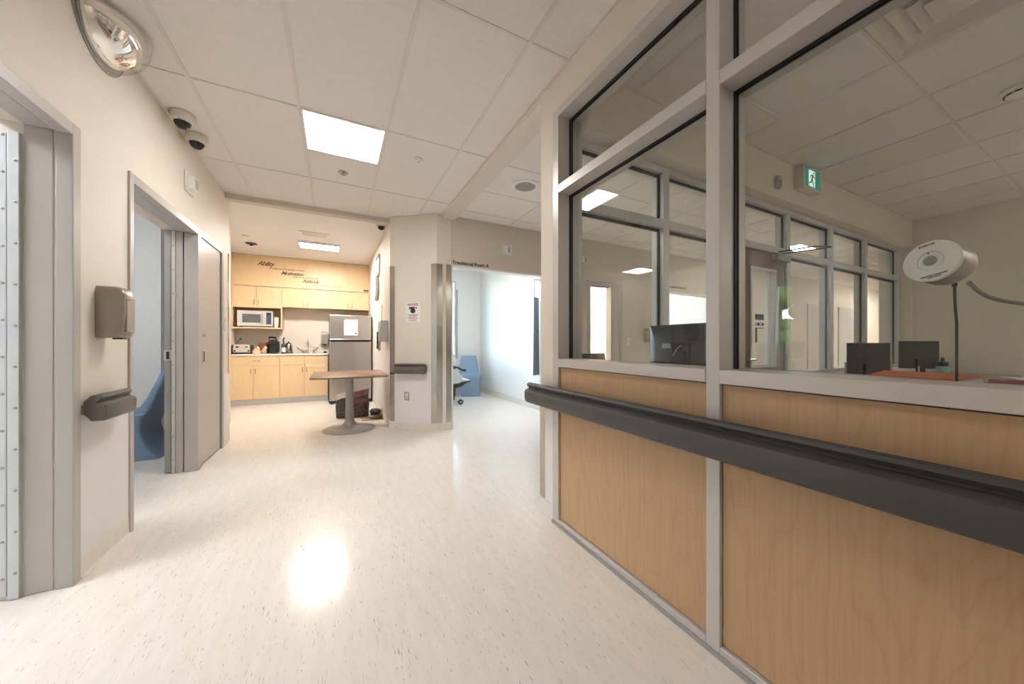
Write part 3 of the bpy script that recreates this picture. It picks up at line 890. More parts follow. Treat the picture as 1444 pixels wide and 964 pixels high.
t = thing('convex_mirror', 'clear-rimmed quarter dome safety mirror where the wall meets the ceiling', 'mirror', (XL, 2.63, ZC))
def qdome(r, rings=9, seg=18, flat=1.0):
    vs, fs = [], []
    for i in range(rings + 1):
        ph = (PI / 2) * i / rings             # 0: on the ceiling, pi/2: on the wall
        for k in range(seg + 1):
            th = PI * k / seg
            y = -math.cos(th) * r
            q = math.sin(th) * r
            vs.append((0.003 + q * math.cos(ph) * flat, y, -0.003 - q * math.sin(ph)))
    for i in range(rings):
        for k in range(seg):
            a = i * (seg + 1) + k
            fs.append((a, a + 1, a + seg + 2, a + seg + 1))
    return MB().add(vs, fs)
qdome(0.204, flat=0.82).build('mirror_dome', 'mirror', t, smooth=True, angle=180)
qdome(0.224, flat=0.84).build('acrylic_cover', 'acrylic', t, smooth=True, angle=180)
fl = MB()
arc = [(0.0, -0.24 * math.cos(PI * k / 20), -0.24 * math.sin(PI * k / 20)) for k in range(21)]
fl.prism(arc, (0.003, 0, 0))
arc = [(0.20 * math.sin(PI * k / 20), -0.24 * math.cos(PI * k / 20), -0.003) for k in range(21)]
fl.prism(arc, (0, 0, 0.003))
fl.build('flange', 'acrylic', t)
rm = MB().tube([(0.004, -0.24 * math.cos(PI * k / 20), -0.24 * math.sin(PI * k / 20)) for k in range(21)], 0.0022, 6)
rm.build('rim', 'gunmetal', t, smooth=True)

def dome_camera(loc, label, group=None, r=0.072, rz=0.0):
    t = thing('dome_camera', label, 'camera', loc, rz, group)
    MB().lathe([(r * 0.98, 0.0), (r, -0.006), (r, -0.045), (r * 0.9, -0.060), (r * 0.72, -0.063)], n=24).build('housing', 'cream_plastic', t, smooth=True)
    MB().lathe([(r * 0.70, -0.060), (r * 0.68, -0.070), (r * 0.55, -0.092), (r * 0.32, -0.106), (1e-6, -0.111)], n=20).build('lens_dome', 'black_gloss', t, smooth=True)
    for k in range(3):
        a = 0.5 + k * 2.1
        MB().lathe([(0.005, 0), (0.005, 0.003), (1e-6, 0.004)], (r * 0.86 * math.cos(a), r * 0.86 * math.sin(a), -0.060), (0, 0, -1), 8).build('screw', 'chrome', t)
    return t
dome_camera((-1.015, 3.40, ZC), 'grey dome security camera over the dispenser wall, nearer of the pair')
dome_camera((-1.015, 3.70, ZC), 'grey dome security camera over the dispenser wall, farther of the pair')
dome_camera((0.575, 5.15, ZC), 'single grey dome security camera at the kitchenette entrance by the column', r=0.07)

t = thing('strobe_horn', 'white louvred alarm horn on the wall above the grey door frame', 'alarm', (XL, 3.86, 2.515))
BX(0, 0.012, -0.095, 0.095, -0.085, 0.085).build('backplate', 'cream_plastic', t, 0.004)
bd = MB().loft([[(0.012, -0.045, -0.06), (0.012, 0.075, -0.06), (0.012, 0.075, 0.06), (0.012, -0.045, 0.06)], [(0.05, -0.035, -0.05), (0.05, 0.068, -0.05), (0.05, 0.068, 0.05), (0.05, -0.035, 0.05)]]).build('horn_body', 'white_plastic', t, 0.004)
for k in range(4):
    BX(0.049, 0.052, -0.015, 0.055, 0.028 - k * 0.02, 0.034 - k * 0.02).build('louver', 'ink', bd)
MB().cyl((0.012, -0.065, -0.05), (0.02, -0.065, -0.05), 0.012, n=12).build('lens', 'white_plastic', t)

for (yy, zz, hh, nm, lb, ct) in ((4.925, 1.60, 0.11, 'card_reader', 'narrow cream card reader by the narrow steel door, uppermost of three plates', 'reader'),
                                 (4.965, 1.36, 0.14, 'intercom_plate', 'cream intercom plate by the narrow steel door, middle one of three', 'intercom'),
                                 (4.925, 1.135, 0.11, 'light_switch', 'cream light switch by the narrow steel door, lowest of three plates', 'switch')):
    t = thing(nm, lb, ct, (XL, yy, zz))
    BX(0, 0.008, -0.035, 0.035, -hh / 2, hh / 2).build('plate', 'cream_plastic', t, 0.002)
    BX(0.008, 0.013, -0.014, 0.014, -hh * 0.25, hh * 0.25).build('button', 'white_plastic', t, 0.002)

# ------------------------------------------------------------------ ceiling fittings
t = thing('sprinkler', 'chrome recessed sprinkler head next to the lit corridor ceiling panel', 'sprinkler', (0.07, 3.83, ZC))
MB().lathe([(0.045, 0.006), (0.047, -0.002), (0.040, -0.006), (0.020, -0.008), (1e-6, -0.008)], n=20).build('escutcheon', 'steel', t, smooth=True)
MB().lathe([(0.012, -0.006), (0.011, -0.018), (0.018, -0.022), (1e-6, -0.024)], n=12).build('deflector', 'gunmetal', t, smooth=True)
t = thing('detector', 'small white round detector on the corridor ceiling tile beside the sprinkler', 'detector', (0.687, 3.234, ZC))
MB().lathe([(0.040, 0.004), (0.042, -0.004), (0.030, -0.016), (1e-6, -0.02)], n=20).build('base_ring', 'white_plastic', t, smooth=True)
MB().lathe([(0.014, -0.017), (0.010, -0.03), (1e-6, -0.032)], n=12).build('sensor', 'white_plastic', t, smooth=True)
t = thing('ceiling_speaker', 'round white ceiling speaker with grey cloth grille past the beam', 'speaker', (1.835, 3.245, ZC))
MB().lathe([(0.118, 0.012), (0.15, 0.004), (0.152, -0.004), (0.135, -0.012), (0.112, -0.010), (0.110, 0.0)], n=32).build('rim', 'white_plastic', t, smooth=True)
MB().lathe([(0.112, 0.012), (0.111, -0.006), (1e-6, -0.009)], n=28).build('grille', 'speaker_cloth', t, smooth=True)
t = thing('sprinkler', 'dark sprinkler head in the kitchenette ceiling above the microwave side', 'sprinkler', (-1.28, 7.25, ZC))
MB().lathe([(0.085, 0.0), (0.085, -0.010), (0.05, -0.018), (1e-6, -0.02)], n=20).build('escutcheon', 'black', t, smooth=True)
MB().lathe([(0.02, -0.018), (0.02, -0.04), (1e-6, -0.042)], n=10).build('deflector', 'black', t, smooth=True)
t = thing('detector', 'flat white round detector on the plain kitchenette ceiling', 'detector', (-1.27, 6.78, ZC))
MB().lathe([(0.05, 0.0), (0.048, -0.02), (1e-6, -0.024)], n=20).build('body', 'white_plastic', t, smooth=True)
t = thing('air_vent', 'small rectangular air vent beside the kitchenette ceiling light', 'vent', (-0.29, 6.20, ZC))
f = MB()
f.box(-0.20, -0.17, -0.13, 0.13, -0.012, 0); f.box(0.17, 0.20, -0.13, 0.13, -0.012, 0)
f.box(-0.17, 0.17, -0.13, -0.10, -0.012, 0); f.box(-0.17, 0.17, 0.10, 0.13, -0.012, 0)
f.build('frame', 'white_plastic', t)
BX(-0.17, 0.17, -0.10, 0.10, -0.003, -0.001).build('backing', 'grey_plastic', t)
for k in range(6):
    y = -0.083 + k * 0.033
    MB().prism([(-0.17, y - 0.012, -0.004), (-0.17, y + 0.010, -0.014), (-0.17, y + 0.012, -0.012), (-0.17, y - 0.010, -0.003)], (0.34, 0, 0)).build('slat', 'cream_plastic', t)
t = thing('air_diffuser', 'square stepped air diffuser in the dim station ceiling', 'vent', (2.735, 0.485, ZC))
def sq_ring(h0, z0, h1, z1, th=0.006):
    def c(h, z): return [(-h, -h, z), (h, -h, z), (h, h, z), (-h, h, z)]
    m = MB()
    for k in range(4):
        a0, a1 = c(h0, z0)[k], c(h0, z0)[(k + 1) % 4]
        b0, b1 = c(h1, z1)[k], c(h1, z1)[(k + 1) % 4]
        up = lambda p: (p[0], p[1], p[2] + th)
        m.add([a0, a1, b1, b0, up(a0), up(a1), up(b1), up(b0)], [(0, 1, 2, 3), (7, 6, 5, 4), (0, 4, 5, 1), (3, 2, 6, 7)])
    return m
sq_ring(0.295, 0.0, 0.270, 0.0).build('outer_frame', 'tee', t)
sq_ring(0.270, 0.0, 0.165, 0.052).build('cone_ring', 'tee', t)
sq_ring(0.215, -0.004, 0.105, 0.046).build('cone_ring', 'tee', t)
sq_ring(0.150, -0.008, 0.06, 0.036).build('cone_ring', 'tee', t)
BX(-0.27, 0.27, -0.27, 0.27, 0.060, 0.068).build('backing', 'tee', t)
BX(-0.10, 0.10, -0.10, 0.10, -0.012, -0.008).build('centre_plate', 'tee', t)
t = thing('smoke_detector', 'white smoke detector with dark slots on the station ceiling', 'detector', (4.09, 0.48, ZC))
MB().lathe([(0.085, 0.002), (0.088, -0.008), (0.078, -0.018), (0.07, -0.02)], n=24).build('base_ring', 'white_plastic', t, smooth=True)
MB().lathe([(0.066, -0.018), (0.062, -0.038), (0.045, -0.048), (1e-6, -0.05)], n=24).build('head', 'white_plastic', t, smooth=True)
for k in range(10):
    a = 2 * PI * k / 10
    m = MB().box(0.060, 0.068, -0.014, 0.014, -0.034, -0.027).build('slot', 'ink', t)
    m.rotation_euler = (0, 0, a)

# ------------------------------------------------------------------ exit sign, station end wall
t = thing('exit_sign', 'lit green running man exit sign in a white box over the brown door', 'sign', (4.10, YS0, 2.735))
BX(-0.17, 0.17, -0.08, 0, -0.105, 0.105).build('housing', 'cream_plastic', t, 0.006)
fc = BX(-0.145, 0.145, -0.083, -0.079, -0.085, 0.09).build('face_panel', 'green_light', t)
BX(-0.085, 0.035, -0.0845, -0.083, -0.078, 0.075).build('doorway_symbol', 'white_light', fc)
rmn = MB()
yy = -0.0848
def blob(p, q, r0, r1):
    p, q = Vector((p[0], 0, p[1])), Vector((q[0], 0, q[1]))
    d = (q - p).normalized(); s = Vector((-d.z, 0, d.x))
    rmn.prism([(p.x + s.x * r0, yy, p.z + s.z * r0), (p.x - s.x * r0, yy, p.z - s.z * r0), (q.x - s.x * r1, yy, q.z - s.z * r1), (q.x + s.x * r1, yy, q.z + s.z * r1)], (0, -0.0008, 0))
blob((-0.012, 0.035), (-0.030, -0.015), 0.013, 0.011)
blob((-0.012, 0.034), (0.030, 0.008), 0.006, 0.005)
blob((-0.015, 0.034), (-0.052, 0.022), 0.006, 0.005)
blob((-0.052, 0.024), (-0.066, 0.0), 0.005, 0.005)
blob((-0.026, -0.012), (0.000, -0.045), 0.009, 0.007)
blob((0.000, -0.043), (0.004, -0.078), 0.007, 0.006)
blob((-0.032, -0.012), (-0.048, -0.045), 0.009, 0.007)
blob((-0.048, -0.045), (-0.085, -0.048), 0.006, 0.006)
rmn.prism([(0.006 + 0.012 * math.cos(2 * PI * k / 10), yy, 0.054 + 0.012 * math.sin(2 * PI * k / 10)) for k in range(10)], (0, -0.0008, 0))
rmn.build('running_figure', 'green', fc)
for k in range(8):
    BX(-0.14 + k * 0.036, -0.120 + k * 0.036, -0.07, -0.012, -0.1075, -0.105).build('lens_slot', 'white_plastic', t)
t = thing('motion_sensor', 'small beige sensor box on the station end wall left of the exit sign', 'sensor', (3.62, YS0, 2.63))
BX(-0.035, 0.035, -0.03, 0, -0.055, 0.055).build('body', 'grey_plastic', t, 0.004)
BX(-0.02, 0.02, -0.034, -0.03, -0.035, 0.01).build('lens', 'speaker_cloth', t)

# ------------------------------------------------------------------ trans-wall fittings
def strobe(x, z, label):
    t = thing('strobe_alarm', label, 'alarm', (x, YT, z))
    BX(-0.085, 0.085, -0.012, 0, -0.08, 0.08).build('backplate', 'cream_plastic', t, 0.006)
    BX(-0.055, 0.055, -0.034, -0.012, -0.055, 0.055).build('body', 'white_plastic', t, 0.006)
    BX(0.002, 0.034, -0.045, -0.034, -0.04, 0.045).build('strobe_lens', 'grey_plastic', t, 0.003)
strobe(2.215, 2.50, 'white strobe alarm on the wall over the Transitional Room A doorway')
strobe(3.62, 2.52, 'white strobe alarm seen through the station glass near the grey door frame')
strobe(6.85, 2.38, 'white strobe alarm seen through the station glass over Transitional Room B')
def room_sign(x, body, label):
    t = thing('room_sign', label, 'sign', (x, YT, 2.222))
    text_part('lettering', body, 0.064, 'ink', t, (0, -0.002, 0), (PI / 2, 0, 0), align='LEFT', offset=0.0016, spacing=0.98)
room_sign(1.395, 'Transitional Room A', 'black letters Transitional Room A on the wall over the doorway')
room_sign(5.66, 'Transitional Room B', 'black letters Transitional Room B over the doorway seen through the station glass')
t = thing('paper_towel_dispenser', 'grey wall dispenser beyond the station windows near a white outlet', 'dispenser', (5.14, YT, 1.30))
MB().loft([[(-0.15, 0, -0.13), (0.15, 0, -0.13), (0.15, 0, 0.13), (-0.15, 0, 0.13)], [(-0.13, -0.10, -0.12), (0.13, -0.10, -0.12), (0.13, -0.10, 0.10), (-0.13, -0.10, 0.10)]]).build('body', 'pewter', t, 0.03, seg=3)
BX(-0.09, 0.09, -0.104, -0.10, -0.08, 0.04).build('front_cover', 'pewter', t, 0.004)
def outlet(loc, rz, label, mat='white_plastic', name='power_outlet', dark='cream_plastic', w=0.035, h=0.058):
    t = thing(name, label, 'outlet', loc, rz)
    BX(-w, w, -0.006, 0, -h, h).build('cover_plate', mat, t, 0.002)
    for z in (-0.022, 0.022):
        s = BX(-0.017, 0.017, -0.009, -0.006, z - 0.016, z + 0.016).build('socket', dark, t, 0.002)
        BX(-0.008, -0.005, -0.0096, -0.009, z - 0.004, z + 0.007).build('slot', 'ink', s)
        BX(0.005, 0.008, -0.0096, -0.009, z - 0.004, z + 0.007).build('slot', 'ink', s)
    return t
outlet((4.63, YT, 1.19), 0, 'white power outlet on the wall seen through the station glass')
ang = math.atan2(KB[1] - KA[1], KB[0] - KA[0])
p = on_col(0.37, 0.004)
outlet((p.x, p.y, 0.445), ang, 'steel-plated power outlet low on the slanted column face', 'steel')
# notice
p = on_col(0.50, 0.0)
t = thing('notice_sign', 'white notice with a black camera symbol and red text on the column', 'sign', (p.x, p.y, 1.565), ang)
BX(-0.105, 0.105, -0.004, 0, -0.135, 0.135).build('board', 'paper', t, 0.002)
text_part('heading', 'NOTICE', 0.042, 'ink_red', t, (0, -0.005, 0.088), (PI / 2, 0, 0), offset=0.0015)
cs = MB()
cs.prism([(-0.06, -0.0042, 0.068), (0.025, -0.0042, 0.074), (0.025, -0.0042, 0.05), (-0.05, -0.0042, 0.04)], (0, -0.0015, 0))
cs.prism([(0.036, -0.0042, 0.068), (0.062, -0.0042, 0.066), (0.048, -0.0042, 0.046), (0.036, -0.0042, 0.05)], (0, -0.0015, 0))
cs.prism([(0.0 + 0.036 * math.cos(2 * PI * k / 16), -0.0042, 0.02 + 0.034 * math.sin(2 * PI * k / 16)) for k in range(16)], (0, -0.0012, 0))
cs.build('camera_symbol', 'ink', t)
for k, (s, mm) in enumerate((('THESE PREMISES ARE', 'ink'), ('UNDER VIDEO', 'ink_red'), ('SURVEILLANCE FOR', 'ink_red'), ('YOUR SAFETY', 'ink_red'), ('AND SECURITY', 'ink_red'))):
    text_part('text_line', s, 0.0165, mm, t, (0, -0.005, -0.042 - k * 0.0185), (PI / 2, 0, 0), offset=0.0003)

# ------------------------------------------------------------------ kitchenette
YB, YU = 7.86, 8.12
bx_ = [-1.692, -1.358, -0.948, -0.538, -0.134]
def pull_v(par, x, z, y, L=0.085):
    MB().tube([(x, y, z - L / 2), (x, y - 0.022, z - L / 2 + 0.012), (x, y - 0.026, z), (x, y - 0.022, z + L / 2 - 0.012), (x, y, z + L / 2)], 0.006, 6).build('handle', 'pull_metal', par, smooth=True)
def pull_h(par, x, z, y, L=0.10):
    MB().tube([(x - L / 2, y, z), (x - L / 2 + 0.012, y - 0.022, z), (x, y - 0.026, z), (x + L / 2 - 0.012, y - 0.022, z), (x + L / 2, y, z)], 0.006, 6).build('handle', 'pull_metal', par, smooth=True)
def base_cabinet(x0, xm, x1, label, two_drawers):
    t = thing('base_cabinet', label, 'cabinet', ((x0 + x1) / 2, YB, 0))
    c = (x0 + x1) / 2
    a, b, mm = x0 - c, x1 - c, xm - c
    BX(a, b, 0.02, 0.59, 0.105, 0.915).build('carcass', 'maple', t)
    BX(a, b, 0.0, 0.55, 0.0, 0.105).build('toe_kick', 'grey_plastic', t)
    g = 0.0022
    if two_drawers:
        BX(a + g, mm - g, 0, 0.019, 0.735, 0.905).build('drawer_front', 'maple', t, 0.001)
        BX(mm + g, b - g, 0, 0.019, 0.735, 0.905).build('drawer_front', 'maple', t, 0.001)
    else:
        d = BX(a + g, b - g, 0, 0.019, 0.735, 0.905).build('drawer_front', 'maple', t, 0.001)
        pull_h(d, (a + b) / 2 + 0.01, 0.825, 0)
        MB().cyl((0.09, 0.0, 0.87), (0.09, -0.004, 0.87), 0.008, n=10).build('lock', 'gunmetal', d)
    for k, (p, q) in enumerate(((a, mm), (mm, b))):
        d = BX(p + g, q - g, 0, 0.019, 0.11, 0.73).build('door', 'maple', t, 0.001)
        pull_v(d, q - 0.035 if k == 0 else p + 0.035, 0.63, 0)
        if k == 1: MB().cyl((p + 0.09, 0.0, 0.675), (p + 0.09, -0.004, 0.675), 0.007, n=10).build('lock', 'gunmetal', d)
    return t
base_cabinet(bx_[0], bx_[1], bx_[2], 'maple base cabinet with one wide drawer under the toaster', False)
base_cabinet(bx_[2], bx_[3], bx_[4], 'maple sink base cabinet with paper labels beside the fridge', True)
t = thing('worktop', 'pale laminate worktop carrying the toaster and the sink', 'worktop', (-0.91, YB, 0.915))
BX(-0.79, 0.785, -0.012, 0.585, 0, 0.035).build('slab', 'counter', t, 0.004)
BX(0.20, 0.66, 0.16, 0.50, 0.033, 0.0365).build('sink_rim', 'steel', t, 0.002)
BX(0.225, 0.635, 0.185, 0.475, 0.0362, 0.0372).build('basin', 'gunmetal', t)
ux = [-1.735, -1.355, -0.944, -0.539, -0.132, 0.277, 0.655]
labs = ('maple wall cabinet with two doors above the microwave shelf', 'maple wall cabinet with two doors above the kettle and sink', 'maple wall cabinet with two doors above the fridge')
for i in range(3):
    x0, xm, x1 = ux[2 * i], ux[2 * i + 1], ux[2 * i + 2]
    c = (x0 + x1) / 2
    t = thing('wall_cabinet', labs[i], 'cabinet', (c, YU, 1.872))
    a, b, mm = x0 - c, x1 - c, xm - c
    BX(a + 0.001, b - 0.001, 0.02, 0.335, 0, 0.383).build('carcass', 'maple', t)
    for k, (p, q) in enumerate(((a, mm), (mm, b))):
        d = BX(p + 0.002, q - 0.002, 0, 0.019, 0.002, 0.381).build('door', 'maple', t, 0.001)
        pull_v(d, q - 0.035 if k == 0 else p + 0.035, 0.075, 0, 0.09)
        if k == 1: MB().cyl((p + 0.095, 0.0, 0.05), (p + 0.095, -0.004, 0.05), 0.006, n=10).build('lock', 'gunmetal', d)
t = thing('lettered_panel', 'maple panel with Ability Motivation Attitude lettering over the wall cabinets', 'panel', (-0.54, YU, 2.262))
BX(-1.195, 1.195, 0.0, 0.335, 0, 0.588).build('board', 'maple', t)
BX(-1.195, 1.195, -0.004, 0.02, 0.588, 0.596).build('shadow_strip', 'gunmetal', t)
def script(body, px, z, size, mat, off=0.003, sh=0.45, sp=0.88):
    text_part('lettering', body, size, mat, t, (px, -0.002, z), (PI / 2, 0, 0), sh, 'LEFT', 0.0005, off, sp)
script('Ability', -0.80, 0.40, 0.118, 'ink_brown', 0.002)
script('is what you are capable of doing', -0.61, 0.345, 0.050, 'ink_thin', 0.0008, 0.4, 0.92)
script('Motivation', -0.42, 0.25, 0.100, 'ink_brown', 0.002)
script('determines what you do', -0.23, 0.205, 0.048, 'ink_thin', 0.0006, 0.4, 0.95)
script('Attitude', -0.06, 0.12, 0.100, 'ink_brown', 0.002)
script('determines how well you do it', 0.12, 0.066, 0.046, 'ink_thin', 0.0005, 0.4, 0.98)
t = thing('name_plate', 'small black name plate at the end of the lettered maple panel', 'sign', (0.60, YU, 2.30))
BX(-0.055, 0.045, -0.006, 0, -0.018, 0.018).build('plate', 'ink_brown', t, 0.004)
BX(-0.025, 0.015, -0.007, -0.006, -0.006, 0.006).build('emblem', 'ink_red', t)
# open shelf for the microwave
t = thing('open_shelf', 'open maple shelf box holding the microwave', 'shelf', (-1.338, YU, 1.436))
for nm, a in (('side_panel', (-0.397, -0.377, 0, 0.335, 0, 0.436)), ('side_panel', (0.375, 0.395, 0, 0.335, 0, 0.436)), ('bottom_board', (-0.377, 0.375, 0, 0.335, 0, 0.03)), ('top_board', (-0.377, 0.375, 0, 0.335, 0.405, 0.436)), ('back_panel', (-0.377, 0.375, 0.32, 0.335, 0.03, 0.405))):
    BX(*a).build(nm, 'maple' if nm != 'back_panel' else 'maple_in', t)
t = thing('microwave', 'silver microwave with dark window in the open maple shelf', 'microwave', (-1.38, YU + 0.015, 1.466))
BX(-0.275, 0.285, 0.012, 0.29, 0.018, 0.315).build('body', 'white_metal', t, 0.004)
dr = BX(-0.275, 0.155, 0, 0.012, 0.018, 0.315).build('door', 'white_metal', t, 0.003)
BX(-0.195, 0.09, -0.002, 0, 0.085, 0.25).build('window', 'mw_window', dr)
MB().tube([(0.128, 0, 0.06), (0.128, -0.03, 0.075), (0.128, -0.03, 0.26), (0.128, 0, 0.275)], 0.009, 8).build('handle', 'chrome', dr, smooth=True)
kp = BX(0.158, 0.285, 0, 0.012, 0.018, 0.315).build('control_panel', 'white_metal', t, 0.002)
BX(0.180, 0.262, -0.002, 0, 0.055, 0.285).build('keypad', 'blue_panel', kp)
BX(0.190, 0.252, -0.003, -0.002, 0.235, 0.275).build('display', 'screen', kp)
MB().cyl((0.205, -0.002, 0.075), (0.205, -0.004, 0.075), 0.010, n=10).build('button', 'ink_red', kp)
for xx in (-0.22, 0.22): BX(xx - 0.02, xx + 0.02, 0.04, 0.08, 0, 0.018).build('foot', 'black', t)
t = thing('cup_stack', 'tall stack of white paper cups beside the microwave', 'cups', (-1.045, YU + 0.06, 1.466))
for k in range(4):
    z = k * 0.028
    MB().lathe([(0.033, z + 0.0), (0.043, z + 0.105), (0.0445, z + 0.108), (0.040, z + 0.106)], n=16).build('paper_cup', 'white_plastic', t, smooth=True)
MB().lathe([(0.040, 0.11), (0.036, 0.20), (0.02, 0.207), (1e-6, 0.207)], n=16).build('top_cup', 'white_plastic', t, smooth=True)
# worktop things
WZ = 0.95
t = thing('toaster', 'chrome four-slice toaster with black ends on the worktop', 'toaster', (-1.565, 8.13, WZ))
MB().loft([[(-0.135, -0.08, 0.025), (0.135, -0.08, 0.025), (0.135, 0.10, 0.025), (-0.135, 0.10, 0.025)], [(-0.135, -0.085, 0.10), (0.135, -0.085, 0.10), (0.135, 0.105, 0.10), (-0.135, 0.105, 0.10)], [(-0.128, -0.065, 0.185), (0.128, -0.065, 0.185), (0.128, 0.085, 0.185), (-0.128, 0.085, 0.185)]]).build('body', 'chrome', t, 0.012, seg=3)
BX(-0.155, -0.135, -0.075, 0.095, 0.01, 0.17).build('end_cap', 'black', t, 0.01)
BX(0.135, 0.155, -0.075, 0.095, 0.01, 0.17).build('end_cap', 'black', t, 0.01)
BX(-0.15, 0.15, -0.082, 0.10, 0.0, 0.028).build('base', 'black', t, 0.004)
for xx in (-0.07, 0.07):
    BX(xx - 0.022, xx + 0.022, -0.098, -0.078, 0.125, 0.143).build('lever', 'black', t, 0.003)
    for dx in (-0.035,) if xx < 0 else (0.035,):
        MB().lathe([(0.017, 0), (0.015, 0.016), (1e-6, 0.017)], (xx + dx, -0.083, 0.06), (0, -1, 0), 12).build('knob', 'black', t, smooth=True)
    for yy in (-0.03, 0.045):
        BX(xx - 0.05, xx + 0.05, yy - 0.012, yy + 0.012, 0.183, 0.187).build('slot', 'ink', t)
t = thing('plug', 'black toaster plug and cord in the worktop outlet', 'cord', (-1.655, YK, 1.235))
BX(-0.014, 0.014, -0.045, -0.01, -0.014, 0.014).build('plug_body', 'black', t, 0.004)
MB().tube([(0, -0.045, 0), (-0.02, -0.06, -0.02), (-0.06, -0.10, -0.09), (-0.075, -0.18, -0.20), (-0.05, -0.26, -0.26), (0.0, -0.28, -0.272)], 0.005, 6).build('cable', 'black', t, smooth=True)
outlet((-1.665, YK, 1.25), 0, 'white double power outlet above the chrome toaster', w=0.06, h=0.065)
def sack(name, label, cat, loc, rx, ry, rz_, mat, seed, group=None, neck=None):
    rnd = random.Random(seed)
    t = thing(name, label, cat, loc, 0, group)
    prof, n = [], 16
    rings = []
    for i in range(9):
        z = i / 8
        r = math.sin(PI * min(1, 0.25 + z * 0.75)) ** 0.5 if z < 1 else 0.15
        rings.append([(rx * r * math.cos(2 * PI * k / n) * (1 + rnd.uniform(-.08, .08)), ry * r * math.sin(2 * PI * k / n) * (1 + rnd.uniform(-.08, .08)), rz_ * z) for k in range(n)])
    MB().loft(rings).build('bag', mat, t, smooth=True, angle=180)
    if neck:
        MB().tube([(0, 0, rz_ * 0.93), (0.01, 0, rz_ * 1.05), (0.03, -0.01, rz_ * 1.15)], [0.03, 0.014, 0.035], 8).build('twisted_neck', neck, t, smooth=True)
    return t
sack('bread_bag', 'bag of bread buns lying by the toaster', 'bread', (-1.335, 8.02, WZ), 0.07, 0.06, 0.10, 'bread2', 3, neck='bread2')
sack('bread_bag', 'bag of sliced bread next to the coffee maker', 'bread', (-1.215, 8.02, WZ), 0.045, 0.06, 0.105, 'bread', 5, neck='bread2')
t = thing('snack_bag', 'maroon snack bag standing behind the bread', 'bag', (-1.28, 8.22, WZ))
MB().loft([[(0.10 * math.cos(a), 0.05 * math.sin(a), 0) for a in [2 * PI * k / 12 for k in range(12)]], [(0.11 * math.cos(a), 0.06 * math.sin(a), 0.10) for a in [2 * PI * k / 12 for k in range(12)]], [(0.02 + 0.09 * math.cos(a), 0.05 * math.sin(a), 0.17) for a in [2 * PI * k / 12 for k in range(12)]], [(0.03 + 0.07 * math.cos(a), 0.015 * math.sin(a), 0.225) for a in [2 * PI * k / 12 for k in range(12)]]]).build('bag', 'maroon', t, smooth=True, angle=60)
MB().loft([[(0.03 + 0.07 * math.cos(a), 0.008 * math.sin(a), z) for a in [2 * PI * k / 12 for k in range(12)]] for z in (0.222, 0.236)]).build('sealed_edge', 'bread', t)
t = thing('coffee_maker', 'tall black single-cup coffee maker on the worktop', 'coffee maker', (-1.085, 8.14, WZ))
BX(-0.075, 0.065, -0.04, 0.14, 0.0, 0.29).build('body', 'black', t, 0.012)
BX(-0.065, 0.055, -0.11, -0.04, 0.19, 0.335).build('brew_head', 'black_gloss', t, 0.014)
BX(-0.07, 0.06, -0.12, -0.04, 0.0, 0.03).build('drip_tray', 'black', t, 0.005)
MB().tube([(-0.05, -0.112, 0.27), (-0.02, -0.125, 0.285), (0.02, -0.125, 0.285), (0.045, -0.112, 0.27)], 0.008, 8).build('handle', 'chrome', t, smooth=True)
BX(0.066, 0.10, -0.02, 0.13, 0.02, 0.24).build('water_tank', 'screen', t, 0.01)
t = thing('kettle', 'dark electric kettle on a black base by the sink', 'kettle', (-0.85, 8.21, WZ))
MB().lathe([(0.10, 0.0), (0.10, 0.014), (0.06, 0.018)], n=24).build('power_base', 'black', t, smooth=True)
MB().lathe([(0.068, 0.018), (0.072, 0.05), (0.062, 0.15), (0.045, 0.19), (0.03, 0.195)], (0.01, 0, 0), n=24).build('jug', 'steel', t, smooth=True)
MB().lathe([(0.045, 0.19), (0.035, 0.21), (0.012, 0.215), (0.012, 0.235), (1e-6, 0.24)], (0.01, 0, 0), n=16).build('lid', 'black', t, smooth=True)
MB().tube([(-0.045, 0.0, 0.19), (-0.10, 0, 0.19), (-0.105, 0, 0.10), (-0.06, 0, 0.06)], 0.011, 8).build('handle', 'black', t, smooth=True)
t = thing('dish_soap_bottle', 'dark pump bottle with a white label in front of the kettle', 'bottle', (-0.905, 8.02, WZ))
MB().lathe([(0.034, 0), (0.036, 0.01), (0.036, 0.14), (0.028, 0.18), (0.013, 0.20), (0.013, 0.225)], n=16).build('bottle', 'black', t, smooth=True)
MB().lathe([(0.0365, 0.03), (0.0365, 0.12)], n=16).build('label', 'paper', t, smooth=True)
MB().tube([(0, 0, 0.225), (0, 0, 0.29), (0, 0, 0.31), (0.035, 0, 0.305)], [0.014, 0.012, 0.016, 0.008], 8).build('pump', 'black', t, smooth=True)
t = thing('faucet', 'chrome gooseneck faucet with two wing lever handles over the sink', 'faucet', (-0.505, 8.30, WZ))
MB().tube([(0, 0, 0), (0, 0, 0.21), (0, -0.02, 0.265), (0, -0.07, 0.285), (0, -0.12, 0.265), (0, -0.135, 0.22)], 0.011, 10).build('spout', 'chrome', t, smooth=True)
BX(-0.12, 0.12, -0.025, 0.025, 0, 0.012).build('deck_plate', 'chrome', t, 0.004)
for s in (-1, 1):
    MB().cyl((s * 0.10, 0, 0.01), (s * 0.10, 0, 0.05), 0.018, 0.014, 12).build('valve', 'chrome', t, smooth=True)
    MB().tube([(s * 0.10, 0, 0.05), (s * 0.13, -0.03, 0.055), (s * 0.17, -0.08, 0.085), (s * 0.185, -0.10, 0.12)], [0.010, 0.010, 0.012, 0.010], 8).build('wing_lever', 'gunmetal', t, smooth=True)
t = thing('scrubber', 'small dark scrubbing brush at the worktop end by the fridge', 'brush', (-0.19, 8.02, WZ))
MB().ell((0, 0, 0.022), 0.035, 0.03, 0.022).build('bristle_head', 'black', t, smooth=True)
